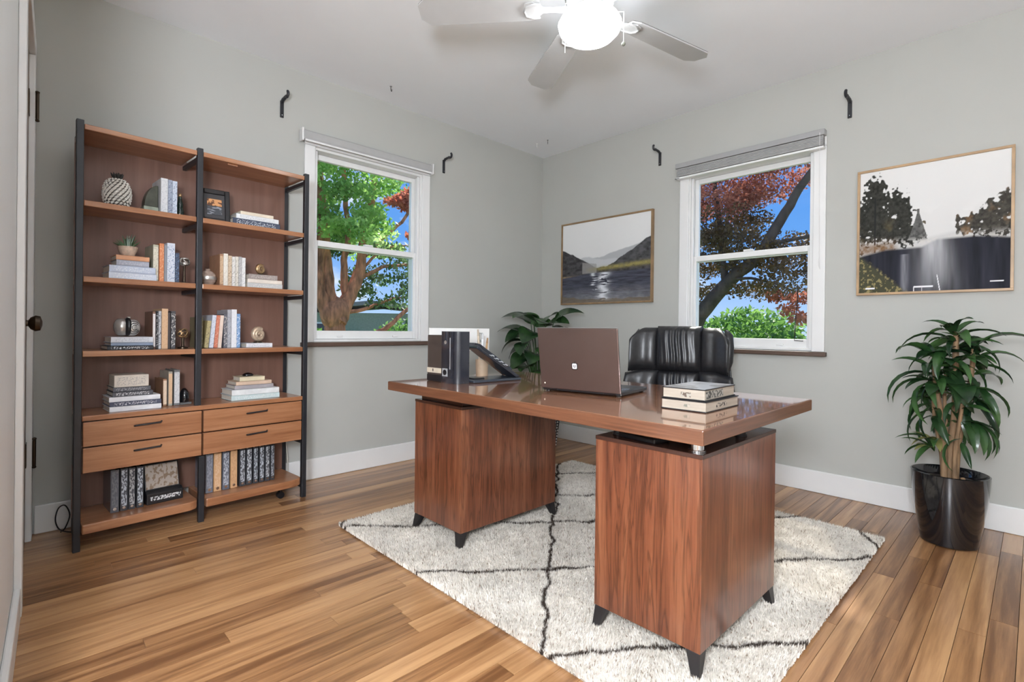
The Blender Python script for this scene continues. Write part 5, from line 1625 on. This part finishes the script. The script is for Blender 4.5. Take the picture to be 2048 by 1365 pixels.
pc = thing('pen_cup', 'small beige pen cup behind the desk phone', 'cup', (1.62, 1.88, ZD))
MB().lathe([(0.026, 0), (0.029, 0.003), (0.032, 0.085), (0.029, 0.086), (0.027, 0.02)], 24).obj('cup', mat('beige_ceramic', (0.52, 0.38, 0.26), 0.5), pc, smooth=40)
for lab, dx, dy, hgt_, c_ in (('beige pencil standing in the pen cup', -0.012, 0.006, 0.21, (0.55, 0.45, 0.34)), ('white marker standing in the pen cup', 0.010, 0.010, 0.19, (0.72, 0.72, 0.72)), ('brown wooden ruler end standing in the pen cup', 0.012, -0.010, 0.17, (0.40, 0.24, 0.12))):
    t = thing('pen', lab, 'pen', (1.62+dx*0.6, 1.88+dy*0.6, ZD+0.021), 0, 'pens in the cup')
    MB().tube([(0, 0, 0), (dx*0.9, dy*0.9, hgt_*0.85)], 0.0055, 8).obj('barrel', colmat(c_), t, smooth=40)
    MB().tube([(dx*0.9, dy*0.9, hgt_*0.85), (dx*1.06, dy*1.06, hgt_)], [0.0056, 0.004], 8).obj('cap', colmat(tuple(x*0.7 for x in c_)), t, smooth=40)
cdn = thing('card_board', 'white tabletop board with small pictures behind the desk phone', 'board', (1.545, 1.955, ZD))
MB().box(-0.185, 0.185, -0.002, 0.002, 0.125, 0.236).obj('panel', mat('white_card', (0.76, 0.75, 0.72), 0.6, var=0.02), cdn)
MB().box(0.105, 0.140, -0.0032, -0.0022, 0.165, 0.215).obj('small_picture', inkmat((0.62, 0.62, 0.58), (0.32, 0.34, 0.32), (60, 60, 60), 0.5), cdn)
for sx in (-0.12, 0.12):
    MB().tube([(sx, 0.0, 0.0012), (sx, 0.0, 0.124)], 0.003, 8).obj('stand_leg', M_TRIM, cdn)
    MB().box(sx-0.012, sx+0.012, -0.022, 0.022, 0, 0.003).obj('stand_foot', M_TRIM, cdn)

# ================================================================== OUTSIDE
def leaf_cloud(name, parent, m, clusters, size, seed, shape=2.2, droop=0.0):
    rg = np.random.default_rng(seed)
    P = []
    for (c, r, n) in clusters:
        q = rg.normal(0, 1, (n, 3))
        q /= np.linalg.norm(q, axis=1)[:, None]
        q *= (rg.random(n)**(1/2.2))[:, None]
        P.append(np.array(c)+q*np.array(r))
    P = np.concatenate(P)
    n = len(P)
    d = rg.normal(0, 1, (n, 3))
    d[:, 2] -= droop
    d /= np.linalg.norm(d, axis=1)[:, None]
    e = np.cross(d, rg.normal(0, 1, (n, 3)))
    e /= np.linalg.norm(e, axis=1)[:, None]
    L = size*rg.uniform(0.6, 1.3, n)[:, None]
    w = L/shape
    v = np.stack([P-d*L*0.5, P+e*w*0.5, P+d*L*0.5, P-e*w*0.5], 1).reshape(-1, 3)
    o = inst(name, colour_mesh(name, v, np.arange(n*4).reshape(-1, 4), None, m), parent)
    o['kind'] = 'stuff'
    return o


ground = MB().box(-12, 40, YW+T+0.001, 45, -0.62, -0.50)
ground.box(XW+T+0.001, 40, -14, YW+T, -0.62, -0.50)
go = struct(ground.obj('ground', mat('lawn', (0.10, 0.19, 0.045), 0.9, var=0.35, scale=3)))
# unseen overhang slabs added to block the sun, chiefly at the left window
ev = MB().box(-1.6, XW+T+0.30, YW+T+0.001, YW+T+1.15, 2.60, 2.72)
ev.box(XW+T+0.001, XW+T+0.30, YF-1.2, YW+T, 2.60, 2.72)
struct(ev.obj('added_sun_block', mat('sun_block_paint', (0.60, 0.60, 0.58), 0.7)))

M_BARK = mat('reddish_bark', (0.52, 0.20, 0.11), 0.85, var=0.6, scale=7, bump=1.0, stretch=(2.5, 2.5, 0.7))
M_BARKD = mat('dark_bark', (0.075, 0.058, 0.052), 0.85, var=0.4, scale=6, bump=0.4, stretch=(2, 2, 0.8))
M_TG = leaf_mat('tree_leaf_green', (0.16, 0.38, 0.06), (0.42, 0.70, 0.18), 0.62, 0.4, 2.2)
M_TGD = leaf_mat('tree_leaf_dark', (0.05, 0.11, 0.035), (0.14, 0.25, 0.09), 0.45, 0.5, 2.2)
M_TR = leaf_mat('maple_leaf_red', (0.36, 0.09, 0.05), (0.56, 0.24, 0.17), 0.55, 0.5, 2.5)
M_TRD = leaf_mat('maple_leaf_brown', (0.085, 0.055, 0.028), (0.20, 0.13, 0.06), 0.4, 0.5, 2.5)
M_BUSH = leaf_mat('bush_leaf', (0.09, 0.22, 0.04), (0.28, 0.50, 0.12), 0.5, 0.5, 2)

t1 = thing('shade_tree', 'green leafed tree with a thick reddish forked trunk outside the left window', 'tree', (3.28, 7.0, -0.5))
B = Vector((3.28, 7.0, -0.5))
tr_ = MB()
rel = lambda *p: tuple(Vector(p)-B)
limb(tr_, [rel(3.30, 7.0, -0.5), rel(3.28, 7.0, 0.3), rel(3.25, 7.0, 0.85), rel(3.20, 7.0, 1.15), rel(3.13, 7.0, 1.5), rel(3.10, 7.05, 2.2), rel(3.0, 7.1, 3.4)], 0.20, 0.05, 14, 0.014, 1)
tr_.ell(rel(3.22, 6.98, 1.12), (0.21, 0.18, 0.24), 16, 10, lambda a, t: 1+0.08*math.sin(3*a+2*t)+0.05*math.sin(7*a))
limb(tr_, [rel(3.18, 6.95, 1.05), rel(3.02, 6.98, 1.40), rel(2.99, 6.98, 1.8), rel(3.02, 6.95, 2.4), rel(2.9, 6.9, 3.3)], 0.11, 0.04, 10, 0.014, 3)
limb(tr_, [rel(3.26, 6.95, 1.00), rel(3.42, 7.0, 1.32), rel(3.60, 7.0, 1.72), rel(3.66, 7.0, 2.1), rel(3.85, 7.0, 3.2)], 0.13, 0.04, 10, 0.014, 4)
limb(tr_, [rel(3.40, 7.0, 1.35), rel(3.38, 7.02, 1.8), rel(3.42, 7.0, 2.3), rel(3.35, 7.0, 3.2)], 0.06, 0.03, 9, 0.012, 5)
limb(tr_, [rel(3.08, 6.95, 1.25), rel(2.92, 6.95, 1.65), rel(2.88, 6.95, 2.3)], 0.06, 0.03, 9, 0.012, 15)
limb(tr_, [rel(3.28, 6.95, 0.72), rel(3.65, 6.9, 0.76), rel(4.05, 6.9, 0.94), rel(4.5, 6.9, 1.30), rel(5.0, 6.9, 1.5)], 0.055, 0.02, 8, 0.01, 6)
limb(tr_, [rel(3.56, 7.0, 1.62), rel(4.0, 7.0, 1.85), rel(4.5, 7.0, 1.95), rel(5.0, 7.05, 2.15)], 0.035, 0.012, 7, 0.01, 7)
limb(tr_, [rel(3.30, 7.0, 1.12), rel(3.7, 7.0, 1.20), rel(4.2, 7.0, 1.38), rel(4.7, 7.0, 1.48)], 0.035, 0.010, 7, 0.01, 8)
limb(tr_, [rel(3.64, 7.0, 1.95), rel(4.0, 7.0, 2.3), rel(4.4, 7.0, 2.7), rel(4.7, 7.0, 3.3)], 0.035, 0.02, 7, 0.01, 9)
limb(tr_, [rel(3.62, 7.0, 1.75), rel(4.0, 7.0, 2.12), rel(4.45, 7.0, 2.25)], 0.025, 0.01, 7, 0.01, 10)
tr_.obj('trunk', M_BARK, t1, smooth=60)
rg = random.Random(9)
cl = []
for k in range(132):
    x, z = rg.uniform(1.9, 4.5), rg.uniform(2.14, 4.0)
    if x > 3.85 and 2.2 < z < 3.05:
        continue
    cl.append((rel(x, rg.uniform(6.4, 7.8), z), (0.27, 0.30, 0.13), 200))
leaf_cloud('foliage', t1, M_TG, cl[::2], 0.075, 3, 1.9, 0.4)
leaf_cloud('sun_tinted_foliage', t1, leaf_mat('tree_leaf_sun_tint', (0.36, 0.62, 0.13), (0.66, 0.88, 0.36), 0.62, 0.4, 2.2), cl[1::2], 0.075, 4, 1.9, 0.4)  # brighter copy of the leaf material, sunlight put into its colour
cl = []
for k in range(46):
    x = rg.uniform(3.7, 5.0)
    cl.append((rel(x, rg.uniform(6.7, 7.6), rg.uniform(1.25, 2.2)), (0.20, 0.25, 0.10), 55))
cl += [(rel(2.75, 7.2, 2.0), (0.3, 0.3, 0.25), 240), (rel(3.35, 7.3, 2.05), (0.3, 0.3, 0.12), 140)]
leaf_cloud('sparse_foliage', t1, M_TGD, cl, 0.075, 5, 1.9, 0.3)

t2 = thing('red_maple', 'red leafed maple branch seen at the right edge of the left window', 'tree', (4.9, 5.8, -0.5))
B = Vector((4.9, 5.8, -0.5))
tr_ = MB()
limb(tr_, [rel(4.9, 5.8, -0.5), rel(4.95, 5.8, 1.0), rel(4.85, 5.8, 2.0), rel(4.7, 5.8, 3.3)], 0.10, 0.04, 9, 0.01, 11)
limb(tr_, [rel(4.85, 5.8, 1.9), rel(4.4, 5.8, 2.35), rel(3.95, 5.8, 2.60), rel(3.5, 5.8, 2.60)], 0.035, 0.008, 7, 0.01, 12)
tr_.obj('trunk', M_BARKD, t2, smooth=60)
cl = [(rel(x*0.899, 5.8, 0.924+(z-0.924)*0.899), (0.14, 0.16, 0.06), 200) for x, z in ((3.86, 2.74), (4.02, 2.82), (4.15, 2.92), (4.28, 3.02), (4.2, 2.78), (4.32, 2.88), (4.42, 3.12), (4.1, 2.70), (4.22, 2.30), (4.36, 2.26), (4.3, 2.36), (4.5, 2.4), (4.6, 3.0), (4.55, 3.2))]
leaf_cloud('foliage', t2, leaf_mat('maple_leaf_scarlet', (0.55, 0.13, 0.07), (0.75, 0.32, 0.20), 0.6, 0.5, 2.5), cl, 0.065, 6, 1.7, 0.5)

t3 = thing('maple_tree', 'bronze red maple with a dark leaning trunk outside the right window', 'tree', (7.0, 3.75, -0.5))
B = Vector((7.0, 3.75, -0.5))
tr_ = MB()
limb(tr_, [rel(7.0, 3.75, -0.5), rel(7.0, 3.60, 0.6), rel(7.0, 3.35, 1.15), rel(7.0, 2.95, 1.60), rel(7.0, 2.55, 1.95), rel(7.0, 2.25, 2.45), rel(7.0, 1.95, 2.9), rel(7.0, 1.5, 3.4)], 0.14, 0.028, 11, 0.012, 21)
limb(tr_, [rel(7.0, 3.0, 1.58), rel(7.1, 3.1, 2.1), rel(7.2, 3.2, 2.7), rel(7.2, 3.3, 3.4)], 0.06, 0.025, 8, 0.01, 22)
limb(tr_, [rel(7.0, 2.65, 1.9), rel(6.9, 2.3, 2.05), rel(6.9, 1.9, 2.1), rel(6.9, 1.3, 2.2)], 0.035, 0.012, 7, 0.01, 23)
limb(tr_, [rel(7.0, 2.8, 1.75), rel(7.0, 3.3, 2.0), rel(7.0, 3.7, 2.1)], 0.035, 0.012, 7, 0.01, 24)
limb(tr_, [rel(7.0, 2.9, 1.65), rel(6.8, 2.5, 1.6), rel(6.8, 2.1, 1.45)], 0.025, 0.008, 7, 0.01, 25)
tr_.obj('trunk', M_BARKD, t3, smooth=60)
cl = []
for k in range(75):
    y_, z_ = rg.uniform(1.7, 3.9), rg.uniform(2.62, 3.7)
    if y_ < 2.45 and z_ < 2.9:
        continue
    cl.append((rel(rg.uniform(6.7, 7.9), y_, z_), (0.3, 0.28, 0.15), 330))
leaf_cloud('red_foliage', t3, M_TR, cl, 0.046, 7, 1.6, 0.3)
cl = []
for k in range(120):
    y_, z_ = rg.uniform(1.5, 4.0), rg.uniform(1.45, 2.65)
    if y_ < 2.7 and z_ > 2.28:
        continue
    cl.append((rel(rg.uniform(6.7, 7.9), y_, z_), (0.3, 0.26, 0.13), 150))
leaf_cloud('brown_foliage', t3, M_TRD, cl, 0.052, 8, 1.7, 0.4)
cl = [(rel(7.2, y_, z_), (0.25, 0.14, 0.09), 130) for y_, z_ in ((2.15, 1.35), (2.25, 1.22), (1.95, 1.4), (2.4, 1.4), (2.1, 1.1))]
leaf_cloud('hanging_foliage', t3, M_TR, cl, 0.06, 18, 1.7, 0.6)

for lab, c, r, n, sd in (('bright green bush beyond the right window, nearest the house', (10.6, 4.0, 0.30), (1.2, 1.35, 1.15), 8200, 31), ('bright green bush filling the right half of the right window', (13.0, 6.9, 0.05), (1.2, 1.0, 0.95), 4600, 32), ('pale green low bush at the left of the right window view', (13.0, 9.4, 0.1), (1.3, 1.2, 0.9), 4200, 33), ('green bush low in the left window at its right side', (6.6, 10.6, 0.2), (0.9, 0.8, 0.95), 3600, 34), ('green bush behind the thick trunk in the left window', (4.6, 11.5, 0.1), (1.2, 0.9, 0.8), 3600, 35)):
    t = thing('garden_bush', lab, 'bush', (c[0], c[1], -0.5), 0, 'garden bushes')
    sm = MB()
    for k in range(7):
        a = k*0.9
        sm.tube([(0, 0, 0), (0.3*r[0]*math.cos(a), 0.3*r[1]*math.sin(a), 0.5+0.3*c[2]), (0.6*r[0]*math.cos(a), 0.6*r[1]*math.sin(a), c[2]+0.6)], [0.03, 0.02, 0.01], 6)
    sm.obj('stems', M_BARKD, t)
    leaf_cloud('foliage', t, M_BUSH, [((0, 0, c[2]+0.5), r, n)], 0.13, sd, 1.8, 0.2)

hs = thing('garden_shed', 'low house with a flat grey roof far behind the trunk in the left window', 'house', (10.4, 18.5, -0.5), R(-35))
MB().box(-3, 3, -2, 2, 0, 1.95).obj('walls', mat('shed_wall', (0.30, 0.33, 0.26), 0.8), hs)
MB().prism([(-3.3, 1.951), (0, 2.25), (3.3, 1.951), (3.3, 2.05), (0, 2.4), (-3.3, 2.05)], -2.3, 2.3, 'y').obj('roof', mat('shed_roof', (0.24, 0.22, 0.22), 0.8), hs)
for wx in (-1.6, 1.2):
    w_ = MB().box(wx-0.5, wx+0.5, -2.04, -2.001, 0.8, 1.6).obj('window', M_TRIM, hs)
    MB().box(wx-0.44, wx+0.44, -2.05, -2.041, 0.86, 1.54).obj('pane', M_POT, w_)
